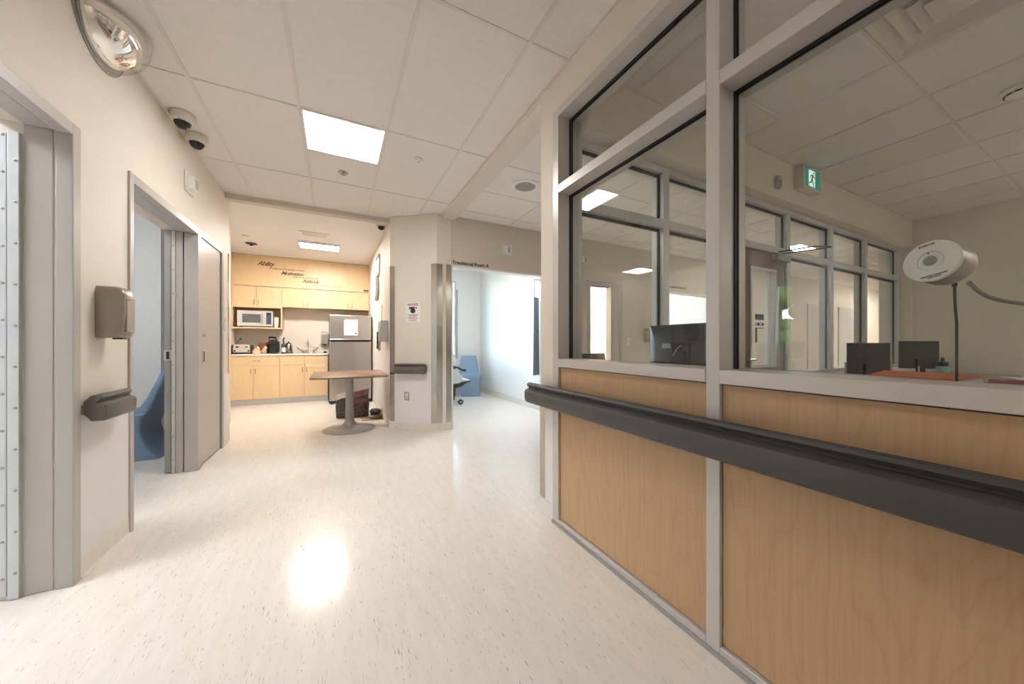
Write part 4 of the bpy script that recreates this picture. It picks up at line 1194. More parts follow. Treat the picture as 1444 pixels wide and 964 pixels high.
MB().tube([(0.02, 0, 0.03), (0.05, 0.01, 0.04)], 0.008, 8).build('handle', 'grey_plastic', t, smooth=True)
t = thing('soap_dispenser', 'grey soap dispenser on the kitchenette wall beside the fridge', 'dispenser', (-0.205, YK, 1.10))
MB().loft([[(-0.075, 0, 0.02), (0.075, 0, 0.02), (0.075, 0, 0.31), (-0.075, 0, 0.31)], [(-0.072, -0.10, 0.03), (0.072, -0.10, 0.03), (0.065, -0.09, 0.28), (-0.065, -0.09, 0.28)]]).build('body', 'grey_plastic', t, 0.02, seg=3)
BX(-0.055, 0.055, -0.105, -0.098, 0.05, 0.22).build('front_cover', 'pewter', t, 0.003)
BX(-0.03, 0.03, -0.08, -0.03, 0.0, 0.03).build('nozzle', 'black', t)
for (px, w_, lb) in ((-0.455, 0.055, 'narrow cream paper label taped to the sink cabinet door'), (-0.285, 0.10, 'wide cream paper label taped to the sink cabinet door')):
    t = thing('door_label', lb, 'label', (px, YB, 0.715))
    BX(-w_ , w_, -0.0015, -0.0002, -0.018, 0.022).build('paper', 'label', t)
    for k in range(2): BX(-w_ + 0.01, w_ - 0.01, -0.0018, -0.0015, 0.006 - k * 0.012, 0.008 - k * 0.012).build('text_line', 'ink_thin', t)
# fridge
t = thing('fridge', 'stainless two-door fridge with black sides and freezer on top', 'fridge', (0.275, 7.28, 0))
BX(-0.385, 0.375, 0.065, 0.78, 0.03, 1.675).build('body', 'black', t, 0.004)
dv = BX(-0.375, 0.355, 0, 0.062, 1.215, 1.69).build('freezer_door', 'fridge_steel', t, 0.012, seg=3)
dd = BX(-0.375, 0.355, 0, 0.062, 0.065, 1.195).build('fridge_door', 'fridge_steel', t, 0.012, seg=3)
BX(-0.372, 0.352, 0.006, 0.05, 1.197, 1.213).build('door_gap', 'black', t)
MB().prism([(-0.36, -0.001, 1.238), (-0.36, -0.026, 1.222), (-0.36, -0.026, 1.216), (-0.36, 0.0, 1.218)], (0.68, 0, 0)).build('handle', 'chrome', dv)
BX(-0.36, 0.33, -0.001, 0.006, 1.180, 1.192).build('handle', 'black', dd)
BX(-0.36, 0.35, 0.02, 0.06, 0.015, 0.06).build('grille', 'black', t)
for xx in (-0.33, 0.32): BX(xx - 0.025, xx + 0.025, 0.04, 0.08, 0, 0.03).build('foot', 'rubber', t)
MB().tube([(-0.06, -0.001, 1.662), (0.0, -0.003, 1.650), (0.09, -0.003, 1.650), (0.16, -0.001, 1.664)], 0.004, 6).build('badge', 'chrome', dv, smooth=True)
t = thing('posted_sheet', 'white typed sheet stuck to the freezer door', 'paper', (0.26, 7.28, 1.455))
BX(-0.115, 0.125, -0.0022, -0.0008, -0.15, 0.15).build('sheet', 'paper', t)
for k in range(9): BX(-0.085, 0.09 - 0.03 * (k % 3), -0.0026, -0.0022, 0.095 - k * 0.022, 0.099 - k * 0.022).build('text_line', 'grey_plastic', t)
MB().cyl((0.09, -0.0022, -0.115), (0.09, -0.006, -0.115), 0.014, n=12).build('magnet', 'black', t)
MB().cyl((-0.10, -0.0022, 0.137), (-0.10, -0.006, 0.137), 0.008, n=12).build('magnet', 'black', t)
# kitchen right wall
XK = KA[0]
t = thing('wall_clock', 'round white clock with a silver rim on the kitchenette side wall', 'clock', (XK, 6.38, 2.10))
MB().lathe([(0.20, 0), (0.215, 0.02), (0.205, 0.055), (0.185, 0.06)], (0, 0, 0), (-1, 0, 0), 32).build('rim', 'white_metal', t, smooth=True)
dl = MB().lathe([(0.19, 0.045), (1e-6, 0.046)], (0, 0, 0), (-1, 0, 0), 32).build('dial', 'paper', t, smooth=True)
for k in range(12):
    a = k * PI / 6
    o = BX(-0.049, -0.046, -0.006, 0.006, 0.15, 0.178).build('hour_mark', 'ink', dl)
    o.rotation_euler = (a, 0, 0)
for nm, L, a in (('hour_hand', 0.10, 0.9), ('minute_hand', 0.15, 4.0)):
    o = BX(-0.052, -0.049, -0.005, 0.005, -0.02, L).build(nm, 'ink', dl)
    o.rotation_euler = (a, 0, 0)
t = thing('picture_frame', 'silver framed board high on the kitchenette side wall above the clock', 'frame', (XK, 6.25, 2.46))
f = MB()
f.box(-0.025, 0, -0.24, -0.21, -0.17, 0.17); f.box(-0.025, 0, 0.21, 0.24, -0.17, 0.17); f.box(-0.025, 0, -0.21, 0.21, -0.17, -0.14); f.box(-0.025, 0, -0.21, 0.21, 0.14, 0.17)
f.build('frame', 'steel', t, 0.003)
BX(-0.012, -0.002, -0.21, 0.21, -0.14, 0.14).build('board', 'paper', t)
t = thing('paper_towel_dispenser', 'dark grey paper towel dispenser on the kitchenette wall by the column', 'dispenser', (XK, 5.22, 1.325))
BX(-0.10, 0, -0.14, 0.14, -0.15, 0.15).build('body', 'grey_plastic', t, 0.012)
BX(-0.103, -0.10, -0.12, 0.12, -0.10, 0.12).build('front_cover', 'gunmetal', t, 0.003)
BX(-0.09, -0.02, -0.10, 0.10, -0.155, -0.15).build('paper_slot', 'white_plastic', t)
t = thing('wall_phone', 'dark slim wall phone strip on the kitchenette side wall', 'phone', (XK, 6.02, 1.20))
BX(-0.03, 0, -0.04, 0.04, -0.17, 0.17).build('base', 'gunmetal', t, 0.006)
BX(-0.055, -0.03, -0.025, 0.025, -0.14, 0.14).build('handset', 'black', t, 0.008)
for k in range(3): BX(-0.058, -0.055, -0.015, 0.015, -0.09 + k * 0.08, -0.06 + k * 0.08).build('button', 'white_plastic', t)
t = thing('conduit', 'thin white conduit above the paper towel dispenser on the kitchenette wall', 'conduit', (XK, 5.75, 1.30))
BX(-0.015, 0, -0.012, 0.012, 0, 0.42).build('cover', 'white_plastic', t)
MB().box(-0.018, 0, -0.018, 0.018, 0.42, 0.45).build('end_box', 'cream_plastic', t)

# table
t = thing('pedestal_table', 'brown laminate pedestal table on a grey trumpet base before the fridge', 'table', (0.17, 5.10, 0))
def rrect(hx, hy, r, z, n=6):
    pts = []
    for (cx, cy, a0) in ((hx - r, hy - r, 0), (-hx + r, hy - r, PI / 2), (-hx + r, -hy + r, PI), (hx - r, -hy + r, 3 * PI / 2)):
        for k in range(n + 1):
            a = a0 + (PI / 2) * k / n
            pts.append((cx + r * math.cos(a), cy + r * math.sin(a), z))
    return pts
topp = MB().loft([rrect(0.432, 0.505, 0.06, 0.722), rrect(0.44, 0.513, 0.065, 0.726), rrect(0.44, 0.513, 0.065, 0.742), rrect(0.436, 0.509, 0.063, 0.745)]).build('tabletop', 'table_wood', t, smooth=True)
MB().loft([rrect(0.4405, 0.5135, 0.065, 0.727), rrect(0.4405, 0.5135, 0.065, 0.741)], caps=False).build('edge_band', 'door_brown', topp, smooth=True)
MB().lathe([(0.318, 0.0), (0.32, 0.008), (0.312, 0.016), (0.22, 0.026), (0.13, 0.040), (0.085, 0.065), (0.062, 0.11), (0.052, 0.18), (0.05, 0.30), (0.05, 0.70), (0.05, 0.715)], n=40).build('pedestal', 'gunmetal', t, smooth=True, angle=60)
MB().lathe([(0.12, 0.712), (0.12, 0.722)], n=20).build('mounting_plate', 'gunmetal', t)

# bags on the floor behind the table
def tote(name, label, loc, rz, w, d, h, mat, mat2, seed, lean=0.0):
    rnd = random.Random(seed)
    t = thing(name, label, 'bag', loc, rz)
    n = 14
    rings = []
    for z in (0, 0.05, 0.3, 0.6, 0.85, 1.0):
        k1 = 1 + 0.06 * math.sin(PI * z)
        dd_ = d * (1.0 if z < 0.1 else (1.15 - 0.9 * max(0, z - 0.3)))
        rings.append([((w / 2) * k1 * max(-1, min(1, 1.25 * math.cos(2 * PI * k / n))) + rnd.uniform(-.006, .006), (dd_ / 2) * max(-1, min(1, 1.25 * math.sin(2 * PI * k / n))) + lean * z + rnd.uniform(-.006, .006), h * z + (0.03 * math.cos(2 * PI * k / n) if z == 1.0 else 0)) for k in range(n)])
    MB().loft(rings).build('sack', mat, t, smooth=True, angle=70)
    top = [[(p[0] * s, p[1] * s2, p[2] + dz) for p in rings[-1]] for s, s2, dz in ((1.0, 1.0, 0.001), (1.04, 0.5, 0.05), (1.1, 0.2, 0.085))]
    MB().loft(top).build('gathered_top', mat2, t, smooth=True, angle=70)
    return t
tb = tote('patterned_bag', 'tall dark patterned bag with a mauve top behind the table base', (0.34, 5.90, 0), 0.10, 0.25, 0.12, 0.32, 'bag_dark', 'bag_pink', 3)
BX(-0.10, 0.11, -0.078, -0.07, 0.225, 0.285).build('printed_band', 'bag_pink', tb)
tote('checked_bag', 'black and white checked bag leaning behind the table pedestal', (0.10, 5.92, 0), -0.35, 0.17, 0.10, 0.30, 'bag_black', 'white_plastic', 8)
t = thing('cardboard_sheet', 'flattened brown cardboard on the floor under the dark cushions', 'cardboard', (0.50, 5.72, 0))
BX(-0.15, 0.15, -0.20, 0.10, 0.0, 0.006).build('sheet', 'tan', t)
MB().prism([(0.135, -0.19, 0.006), (0.15, -0.19, 0.006), (0.150, -0.10, 0.12), (0.146, -0.10, 0.12)], (0, 0.24, 0)).build('upturned_flap', 'tan', t)
t = thing('folded_cushion', 'dark folded bag on top of the pile by the kitchenette wall', 'bag', (0.55, 5.68, 0.069))
MB().ell((0, 0, 0.036), 0.085, 0.13, 0.042).build('pouch', 'black', t, smooth=True)
MB().tube([(-0.05, -0.09, 0.06), (0.0, -0.12, 0.072), (0.05, -0.09, 0.06)], 0.006, 6).build('strap', 'bag_dark', t, smooth=True)
t = thing('folded_cushion', 'grey flat bag at the bottom of the pile by the kitchenette wall', 'bag', (0.54, 5.68, 0.0062))
MB().ell((0, 0, 0.031), 0.095, 0.15, 0.031).build('pouch', 'grey_plastic', t, smooth=True)
MB().tube([(-0.06, -0.12, 0.03), (0.0, -0.145, 0.04), (0.06, -0.12, 0.03)], 0.006, 6).build('strap', 'black', t, smooth=True)

# ------------------------------------------------------------------ moulded chairs
def moulded_chair(label, loc, rz):
    """one hollow plastic shell, facing -Y: a block seat on a skirt that narrows up into a tall back"""
    t = thing('moulded_chair', label, 'chair', loc, rz)
    W = 0.25
    sec = [  # y of front, y of back, z, half width
        (-0.27, 0.22, 0.0, 0.225), (-0.27, 0.16, 0.06, 0.222), (-0.262, 0.10, 0.18, 0.215), (-0.265, 0.07, 0.30, 0.222), (-0.285, 0.09, 0.40, 0.24), (-0.290, 0.115, 0.445, 0.246)]
    rings = []
    def ring(y0, y1, z, hw, zt=0.0, r=0.03, n=3):
        pts = []
        for (cx, cy, a0) in ((hw - r, y1 - r, 0), (-hw + r, y1 - r, PI / 2), (-hw + r, y0 + r, PI), (hw - r, y0 + r, 3 * PI / 2)):
            for k in range(n + 1):
                a = a0 + (PI / 2) * k / n
                y = cy + r * math.sin(a)
                pts.append((cx + r * math.cos(a), y, z + zt * (y - y0)))
        return pts
    for y0, y1, z, hw in sec: rings.append(ring(y0, y1, z, hw))
    for (y0, y1, z, hw, zt) in ((-0.275, 0.125, 0.462, 0.238, -0.03), (-0.20, 0.13, 0.463, 0.235, -0.04), (-0.03, 0.145, 0.468, 0.232, 0.02), (0.065, 0.165, 0.52, 0.225, 0.0), (0.115, 0.195, 0.62, 0.212, 0.0), (0.16, 0.23, 0.74, 0.192, 0.0), (0.195, 0.255, 0.84, 0.172, 0.0), (0.212, 0.262, 0.872, 0.160, 0.0)):
        rings.append(ring(y0, y1, z, hw, zt))
    MB().loft(rings).build('shell', 'chair_blue', t, smooth=True, angle=55)
    f = MB().loft([ring(-0.268, 0.22, 0.0, 0.228, r=0.032), ring(-0.268, 0.218, 0.012, 0.228, r=0.032)], caps=False)
    f.build('base_edge', 'gunmetal', t)
    return t
moulded_chair('blue moulded plastic chair in the corner of Transitional Room A', (2.66, 7.24, 0), -0.30)
moulded_chair('blue moulded plastic chair seen through the near left doorway', (-1.765, 4.87, 0), -PI / 2 - 0.05)

# recliner in room A
t = thing('recliner_chair', 'grey wheeled recliner with black armrests just inside Transitional Room A', 'recliner', (1.86, 6.42, 0))
BX(-0.25, 0.28, -0.26, 0.26, 0.40, 0.50).build('seat_cushion', 'pad', t, 0.03, seg=3)
bk = MB().prism([(-0.25, -0.26, 0.46), (-0.38, -0.26, 1.12), (-0.48, -0.26, 1.10), (-0.37, -0.26, 0.42)], (0, 0.52, 0)).build('backrest', 'pad', t, 0.03, seg=3)
MB().prism([(0.28, -0.25, 0.475), (0.40, -0.25, 0.47), (0.42, -0.25, 0.45), (0.40, -0.25, 0.43), (0.28, -0.25, 0.43)], (0, 0.50, 0)).build('leg_rest', 'white_plastic', t, 0.01)
for s in (-1, 1):
    y = s * 0.31
    MB().prism([(-0.32, y - 0.02, 0.40), (0.20, y - 0.02, 0.40), (0.24, y - 0.02, 0.52), (0.14, y - 0.02, 0.66), (-0.30, y - 0.02, 0.70)], (0, 0.04, 0)).build('side_panel', 'pad', t, 0.01)
    MB().tube([(-0.32, y, 0.72), (0.0, y, 0.735), (0.16, y, 0.70), (0.25, y, 0.65), (0.31, y, 0.648)], [0.022, 0.022, 0.02, 0.02, 0.026], 8).build('armrest', 'black', t, smooth=True)
    MB().tube([(0.05, y, 0.36), (0.20, y, 0.38), (0.32, y, 0.425), (0.40, y, 0.435)], [0.05, 0.045, 0.02, 0.012], 8).build('lever', 'black', t, smooth=True)
BX(-0.30, 0.14, -0.24, 0.24, 0.16, 0.40).build('underframe', 'black', t, 0.01)
BX(0.14, 0.22, -0.22, 0.22, 0.14, 0.40).build('front_panel', 'grey_plastic', t, 0.006)
cast = None
for (cx, cy) in ((0.22, -0.25), (0.22, 0.25), (-0.30, -0.25), (-0.30, 0.25)):
    if cast is None:
        c = MB().cyl((0, 0, 0.09), (0, 0, 0.18), 0.012, n=8).build('caster', 'chrome', t, smooth=True)
        MB().lathe([(0.03, -0.014), (0.048, -0.012), (0.05, 0), (0.048, 0.012), (0.03, 0.014)], (0.012, 0, 0.05), (0, 1, 0), 18).build('wheel', 'rubber', c, smooth=True)
        MB().cyl((0.012, -0.017, 0.05), (0.012, 0.017, 0.05), 0.022, n=12).build('hub', 'grey_plastic', c)
        cast = c
    else: c = copy_tree(cast, t)
    c.location = (cx, cy, 0)

# curtain on a wall arm inside the doorway
t = thing('curtain', 'slate blue curtain gathered on a short rail inside Transitional Room A', 'curtain', (3.0, 4.90, 0))
n = 26
A, Bk = [], []
for k in range(n + 1):
    u = k / n
    A.append((0.05 * math.sin(u * 5 * 2 * PI) * 0.55 + (u - 0.5) * 0.16, -0.02 + 0.10 * u))
pts = A + [(x_ + 0.004, y_ + 0.004) for x_, y_ in A[::-1]]
MB().loft([[(x_ * s, y_, z) for x_, y_ in pts] for z, s in ((0.62, 1.0), (1.2, 0.92), (1.92, 0.85))]).build('cloth', 'curtain', t, smooth=True, angle=60)
MB().tube([(0.10, 0.02, 2.22), (-0.06, 0.02, 2.22), (-0.065, 0.02, 2.20)], 0.014, 8).build('rail_arm', 'gunmetal', t, smooth=True)
MB().cyl((-0.045, 0.02, 1.90), (-0.045, 0.02, 2.22), 0.009, n=8).build('hanger', 'gunmetal', t, smooth=True)
BX(0.085, 0.10, -0.02, 0.06, 2.17, 2.27).build('wall_plate', 'gunmetal', t, 0.003)

# plates in the far room
outlet((-1.60, 6.2, 1.25), 0, 'white switch plate in the room with the blue chair', name='switch_plate')

# ------------------------------------------------------------------ station furniture
t = thing('service_ledge', 'grey ledge inside the station glass carrying the folders and computer screen', 'ledge', (1.75, 0.2, 0))
BX(-0.335, 0.30, -2.7, 1.48, 0.985, 1.015).build('ledge_top', 'desk', t, 0.003)
BX(-0.33, -0.30, -2.7, 1.48, 0.0, 0.985).build('front_panel', 'desk', t)
for y in (-2.65, -0.6, 1.44): BX(-0.30, 0.28, y, y + 0.03, 0.0, 0.985).build('support', 'desk', t)
t = thing('long_desk', 'grey desk along the inner windows of the station', 'desk', (5.45, 1.25, 0))
BX(-1.0, 1.70, -0.42, 0.42, 0.745, 0.775).build('desktop', 'desk', t, 0.003)
for xx in (-0.97, 0.35, 1.67): BX(xx - 0.015, xx + 0.015, -0.38, 0.38, 0, 0.745).build('support', 'desk', t)
def monitor(label, loc, rz, w, h, neck, tilt=0.0, bulge=True):
    """faces -Y, its back is +Y; loc at the foot"""
    t = thing('computer_monitor', label, 'monitor', loc, rz)
    z0 = neck
    BX(-w / 2, w / 2, -0.012, 0.012, z0, z0 + h).build('bezel', 'black', t, 0.004)
    BX(-w / 2 + 0.012, w / 2 - 0.012, -0.0145, -0.012, z0 + 0.02, z0 + h - 0.012).build('screen', 'screen', t)
    if bulge:
        bk = MB().loft([[(-w / 2 + 0.004, 0.012, z0 + 0.004), (w / 2 - 0.004, 0.012, z0 + 0.004), (w / 2 - 0.004, 0.012, z0 + h - 0.004), (-w / 2 + 0.004, 0.012, z0 + h - 0.004)],
                        [(-w / 2 + 0.085, 0.055, z0 + 0.02), (w / 2 - 0.085, 0.055, z0 + 0.02), (w / 2 - 0.085, 0.055, z0 + h * 0.58), (-w / 2 + 0.085, 0.055, z0 + h * 0.58)]]).build('back_cover', 'black', t, 0.003)
        BX(w / 2 - 0.19, w / 2 - 0.13, 0.055, 0.057, z0 + h * 0.42, z0 + h * 0.54).build('label', 'grey_plastic', bk)
        BX(-0.05, 0.06, 0.055, 0.075, z0 + h * 0.20, z0 + h * 0.54).build('mount_plate', 'black_gloss', bk, 0.004)
        MB().tube([(-0.01, 0.078, z0 + h * 0.50), (0.01, 0.095, z0 + h * 0.40), (0.03, 0.10, z0 + h * 0.25)], 0.004, 6).build('cable', 'grey_plastic', bk, smooth=True)
    BX(-0.035, 0.035, 0.056 if bulge else 0.012, 0.085 if bulge else 0.04, 0.012, z0 + h * 0.35).build('neck', 'black', t, 0.004)
    BX(-0.12, 0.12, -0.06, 0.13, 0, 0.014).build('foot', 'black', t, 0.005)
    return t
monitor('black computer monitor seen from behind on the ledge next to the station window mullion', (1.84, 1.31, 1.015), PI / 2, 0.54, 0.25, -0.0)
monitor('black computer monitor on the far desk, nearer the brown door', (4.62, 1.38, 0.775), 2.30, 0.32, 0.32, 0.06, 0, False)
monitor('black computer monitor on the far desk, nearer the side wall, tilted', (5.70, 1.30, 0.775), 2.35, 0.33, 0.30, 0.10, 0, False)
t = thing('keyboard', 'black keyboard on the far desk before the monitor', 'keyboard', (4.85, 1.05, 0.775), 0.3)
BX(-0.22, 0.22, -0.07, 0.07, 0, 0.018).build('body', 'black', t, 0.004)
for r_ in range(4): BX(-0.20, 0.20, -0.055 + r_ * 0.028, -0.033 + r_ * 0.028, 0.018, 0.022).build('key_row', 'screen', t)
t = thing('cardboard_box', 'tan cardboard box on the far desk behind the near monitor', 'box', (5.15, 1.53, 0.775), 0.0)
MB().box(-0.30, 0.30, -0.10, 0.10, 0, 0.17).build('carton', 'tan', t)
BX(-0.305, 0.305, -0.105, 0.105, 0.165, 0.172).build('lid_flap', 'tan', t)
t = thing('small_box', 'small crimson box on the far desk', 'box', (4.98, 1.22, 0.775), 0.1)
BX(-0.085, 0.085, -0.05, 0.05, 0, 0.085).build('carton', 'crimson', t, 0.002)
MB().cyl((-0.01, -0.0505, 0.045), (-0.01, -0.052, 0.045), 0.018, n=14).build('round_print', 'label', t)
t = thing('card_stand', 'pale leaning card standing on the far desk by the crimson box', 'card', (5.16, 1.18, 0.775), 0.2)
MB().prism([(-0.02, -0.01, 0), (0.05, -0.01, 0), (0.01, -0.01, 0.15), (-0.04, -0.01, 0.15)], (0, 0.008, 0)).build('card', 'label', t)
BX(-0.03, 0.06, -0.03, 0.03, 0, 0.004).build('foot', 'label', t)
t = thing('mug', 'white mug on the far desk next to the mint bottle', 'mug', (5.16, 1.09, 0.775))
MB().lathe([(0.038, 0), (0.042, 0.01), (0.042, 0.085), (0.038, 0.088), (0.037, 0.02), (1e-6, 0.015)], n=18).build('cup', 'cream_plastic', t, smooth=True)
MB().tube([(0.042, 0, 0.07), (0.07, 0, 0.065), (0.07, 0, 0.03), (0.042, 0, 0.025)], 0.006, 6).build('handle', 'cream_plastic', t, smooth=True)
t = thing('water_bottle', 'mint green water bottle with a black loop lid on the far desk', 'bottle', (5.31, 1.055, 0.775))
MB().lathe([(0.040, 0), (0.044, 0.008), (0.044, 0.135), (0.040, 0.15), (0.034, 0.155)], n=22).build('flask', 'teal', t, smooth=True)
lid = MB().lathe([(0.038, 0.152), (0.040, 0.158), (0.040, 0.19), (0.036, 0.195), (1e-6, 0.195)], n=22).build('lid', 'black', t, smooth=True)
MB().tube([(-0.034, 0, 0.185), (-0.034, 0, 0.218), (-0.022, 0, 0.232), (0.022, 0, 0.232), (0.034, 0, 0.218), (0.034, 0, 0.185)], 0.007, 8).build('carry_loop', 'black', lid, smooth=True)
# folders on the ledge
def folder(label, loc, rz, w, d, mat, h=0.022, seed=1):
    t = thing('folder', label, 'folder', loc, rz)
    rnd = random.Random(seed)
    BX(-w / 2, w / 2, -d / 2, d / 2, 0, 0.003).build('back_cover', mat, t)
    BX(-w / 2 + 0.006, w / 2 - 0.006, -d / 2 + 0.005, d / 2 - 0.006, 0.003, h * 0.7).build('papers', 'paper', t)
    MB().prism([(-w / 2, -d / 2, h * 0.7), (w / 2, -d / 2, h * 0.7), (w / 2, -d / 2, h * 0.7 + 0.003), (0, -d / 2, h + 0.006), (-w / 2, -d / 2, h * 0.7 + 0.003)], (0, d, 0)).build('front_cover', mat, t)
    return t
folder('thinner orange folder on the ledge against the station glass, before another orange folder', (1.555, 0.345, 1.015), -0.06, 0.22, 0.19, 'orange', 0.022)
folder('thicker orange folder on the ledge behind the black cord', (1.80, 0.395, 1.015), -0.08, 0.23, 0.20, 'orange', 0.030)
folder('crimson folder on the ledge at the frame edge past the cord', (1.56, 0.10, 1.015), 0.15, 0.24, 0.26, 'crimson', 0.035)
t = thing('paper_sheet', 'loose white sheet lying on the crimson folder', 'paper', (1.58, 0.08, 1.058), 0.5)
BX(-0.09, 0.09, -0.11, 0.11, 0, 0.002).build('sheet', 'paper', t)
BX(-0.06, 0.06, -0.08, 0.08, 0.002, 0.0024).build('print', 'label', t)
t = thing('round_tray', 'round black tray at the back of the station ledge', 'tray', (1.87, 0.02, 1.015))
MB().lathe([(0.14, 0), (0.15, 0.006), (0.158, 0.038), (0.153, 0.04), (0.145, 0.012), (1e-6, 0.01)], n=32).build('bowl', 'black', t, smooth=True)
MB().lathe([(0.158, 0.036), (0.163, 0.040), (0.158, 0.044), (0.153, 0.040)], n=32).build('rim', 'black_gloss', t, smooth=True)
t = thing('green_folder', 'dark green folder under the white sheet at the ledge edge', 'folder', (1.50, -0.14, 1.015), 0.1)
BX(-0.11, 0.11, -0.10, 0.10, 0, 0.014).build('cover', 'green', t, 0.002)
BX(-0.10, 0.10, -0.095, 0.095, 0.014, 0.016).build('flap', 'green', t)
# intercom head on a gooseneck
def raydir(px):
    a = (px - 722) / 483.0
    c_, s_ = math.cos(YAW), math.sin(YAW)
    return Vector((a * c_ + s_, -a * s_ + c_, 0))
def at(px, py, d):
    r = raydir(px) * d
    return Vector((r.x, r.y, H_CAM - (py - 484) / 483.0 * d))
dI = 0.98
pc = at(1313, 368, dI)
t = thing('intercom_speaker', 'round white talk-through speaker head on a coiled gooseneck inside the station glass', 'intercom', pc)
ry_ = Vector((pc.x, pc.y, 0)).normalized()
ax = (-ry_ * 0.89 - Vector((ry_.y, -ry_.x, 0)) * 0.42 + Vector((0, 0, 0.13))).normalized()       # the way the face looks
R_ = 0.060
hd = MB().lathe([(R_ * 0.93, -0.075), (R_ * 0.965, -0.068), (R_ * 0.965, -0.008), (R_ * 0.97, -0.006)], (0, 0, 0), ax, 40).build('drum', 'drum_metal', t, smooth=True)
MB().lathe([(R_ * 0.955, -0.010), (R_ * 0.955, -0.005), (R_ * 0.9, -0.004)], (0, 0, 0), ax, 40).build('gasket', 'ink', t, smooth=True)
fcx = MB().lathe([(R_, -0.005), (R_, 0.0), (R_ * 0.97, 0.0025), (R_ * 0.46, 0.0035), (R_ * 0.44, 0.0015), (R_ * 0.42, 0.0035), (R_ * 0.27, 0.006), (R_ * 0.25, 0.004)], (0, 0, 0), ax, 40).build('face_plate', 'white_plastic', t, smooth=True, angle=25)
MB().lathe([(R_ * 0.255, 0.003), (R_ * 0.2, 0.0055), (1e-6, 0.0065)], (0, 0, 0), ax, 24).build('grille', 'speaker_cloth', fcx, smooth=True)
zz = Vector((0, 0, 1))
rgt = zz.cross(ax).normalized()
upv = ax.cross(rgt).normalized()
rotm = Matrix((rgt, upv, ax)).transposed().to_euler()
tilt = Matrix.Rotation(0.22, 3, ax)
def on_face(u, v, w=0.0045): return tilt @ (rgt * u + upv * v) + ax * w
rotf = (tilt @ Matrix((rgt, upv, ax)).transposed()).to_euler()
MB().cyl(on_face(0, 0.0235, 0.003), on_face(0, 0.0235, 0.0058), 0.0022, n=10).build('indicator', 'ink', fcx)
text_part('lettering', 'INTERCOM', 0.0066, 'ink', fcx, on_face(0.0, 0.0465, 0.0034), rotf, offset=0.0001)
text_part('lettering', 'PLEASE SPEAK TOWARD UNIT', 0.0040, 'ink', fcx, on_face(0, -0.0445, 0.0034), rotf, offset=0.0001)
text_part('lettering', 'WHEN TALKING', 0.0036, 'ink', fcx, on_face(0, -0.0500, 0.0034), rotf, offset=0.0001)
q0 = at(1365, 397, dI + 0.05) - pc
q1 = at(1385, 414, dI + 0.05) - pc
q2 = at(1410, 423, dI + 0.06) - pc
q3 = at(1450, 429, dI + 0.07) - pc
q4 = at(1520, 440, dI + 0.07) - pc
q5 = Vector((q4.x + 0.04, q4.y - 0.02, 1.0155 - pc.z))
path = []
ctrl = [q0, q0, q1, q2, q3, q4, q5, q5]
for i in range(1, len(ctrl) - 2):
    for k in range(14):
        u = k / 14
        a, b, c, d = ctrl[i - 1], ctrl[i], ctrl[i + 1], ctrl[i + 2]
        path.append(0.5 * ((2 * b) + (c - a) * u + (2 * a - 5 * b + 4 * c - d) * u * u + (3 * b - a - 3 * c + d) * u ** 3))
path.append(q5)
fine = []
for i in range(len(path) - 1):
    L = (path[i + 1] - path[i]).length
    ns = max(1, int(L / 0.0016))
    for k in range(ns): fine.append(path[i].lerp(path[i + 1], k / ns))
MB().tube(fine, [0.0062 if k % 2 else 0.0048 for k in range(len(fine))], 8).build('gooseneck', 'gunmetal', t, smooth=True)
b0 = at(1346, 402, dI + 0.03) - pc
b1 = at(1348, 430, dI + 0.03) - pc
b2 = at(1349, 480, dI + 0.03) - pc
b3 = Vector((b2.x, b2.y, 1.018 - pc.z))
MB().cyl(b0 + Vector((0, 0, 0.006)), b0 - Vector((0, 0, 0.004)), 0.0055, n=10).build('cable_gland', 'black', t, smooth=True)
MB().tube([b0, b1 + Vector((0.002, 0.002, 0)), b1.lerp(b2, 0.5) - Vector((0.002, 0.001, 0)), b2, b3], 0.0032, 8).build('cable', 'black', t, smooth=True)

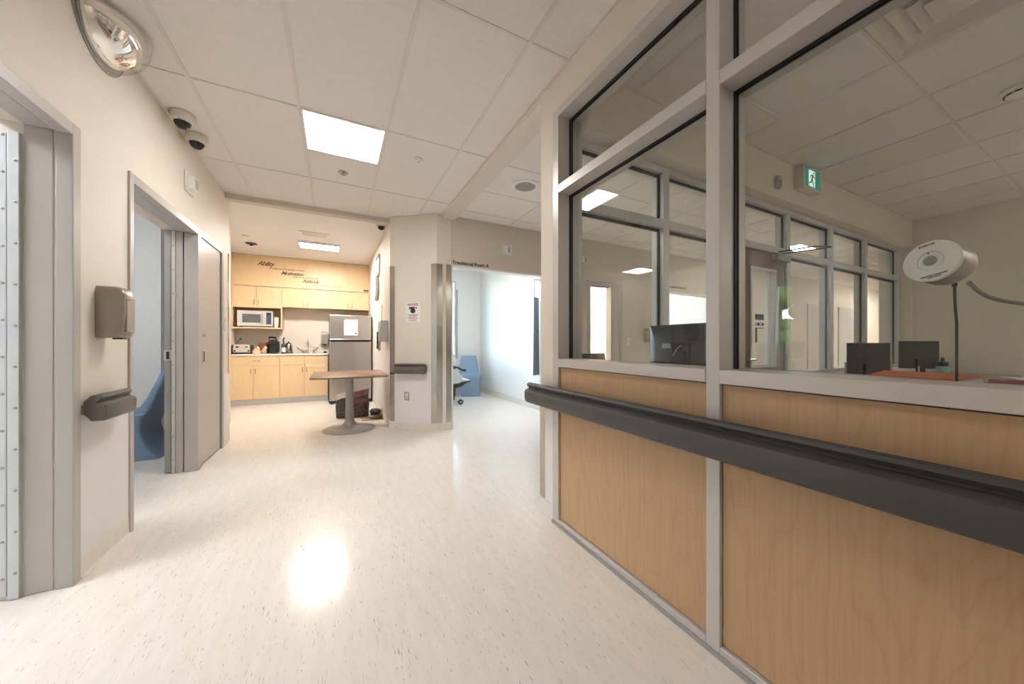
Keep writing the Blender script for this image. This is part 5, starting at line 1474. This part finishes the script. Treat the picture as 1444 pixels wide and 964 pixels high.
# task chair in the cross corridor, seen over the sill
t = thing('task_chair', 'dark task chair in the cross corridor, top of its back over the window sill', 'chair', (2.28, 2.62, 0), 0.2)
MB().loft([[(0.24 * math.cos(a), -0.02 + 0.03 * math.sin(a) + 0.05 * abs(math.cos(a)), 0.62) for a in [2 * PI * k / 16 for k in range(16)]], [(0.26 * math.cos(a), 0.03 * math.sin(a) + 0.05 * abs(math.cos(a)), 0.85) for a in [2 * PI * k / 16 for k in range(16)]], [(0.22 * math.cos(a), 0.02 + 0.025 * math.sin(a) + 0.04 * abs(math.cos(a)), 1.05) for a in [2 * PI * k / 16 for k in range(16)]]]).build('backrest', 'black', t, 0.01)
BX(-0.24, 0.24, -0.50, -0.04, 0.44, 0.52).build('seat', 'black', t, 0.03, seg=3)
MB().tube([(0, 0.04, 0.75), (0, 0.06, 0.50), (0, -0.2, 0.43)], 0.02, 8).build('back_bar', 'black', t, smooth=True)
MB().cyl((0, -0.25, 0.08), (0, -0.25, 0.44), 0.025, n=12).build('gas_column', 'gunmetal', t, smooth=True)
for k in range(5):
    a = 2 * PI * k / 5
    l = MB().tube([(0, -0.25, 0.10), (0.28 * math.cos(a), -0.25 + 0.28 * math.sin(a), 0.07)], [0.025, 0.014], 8).build('leg', 'black', t, smooth=True)
    MB().lathe([(0.02, -0.012), (0.03, -0.01), (0.03, 0.01), (0.02, 0.012)], (0.28 * math.cos(a), -0.25 + 0.28 * math.sin(a), 0.03), (math.sin(a), -math.cos(a), 0), 14).build('wheel', 'rubber', l, smooth=True)

# ------------------------------------------------------------------ outdoors behind the left room's window
struct('ground', BX(-60, -5.2, -30, 40, -0.30, -0.12), 'grass')
struct('road', BX(-22, -9, -30, 40, -0.12, -0.10), 'asphalt')
struct('ground_north', BX(-20, 20, 9.2, 50, -0.30, -0.12), 'grass')
def tree(label, loc, h, seed):
    rnd = random.Random(seed)
    t = thing('tree', label, 'tree', loc, 0)
    MB().tube([(0, 0, 0), (0.1, 0, h * 0.4), (0.05, 0.1, h * 0.8)], [0.18, 0.13, 0.06], 8).build('trunk', 'bark', t, smooth=True)
    m = MB()
    for k in range(26):
        a, z, r = rnd.uniform(0, 2 * PI), rnd.uniform(0.3, 1.0), rnd.uniform(0.35, 0.7)
        q = (1.15 - z) * h * 0.36 * rnd.uniform(0.4, 1)
        m.ell((q * math.cos(a), q * math.sin(a), z * h), r * h * .2, r * h * .2, r * h * .17, 8, 6)
    o = m.build('foliage', 'leaf', t, smooth=True, angle=180)
    o['kind'] = 'stuff'
tree('leafy green tree straight outside the tall left room window, nearer of two', (-21, 10.8, -0.12), 5.2, 20)
tree('leafy green tree outside the tall left room window, farther of two', (-28, 16.5, -0.12), 7.0, 22)
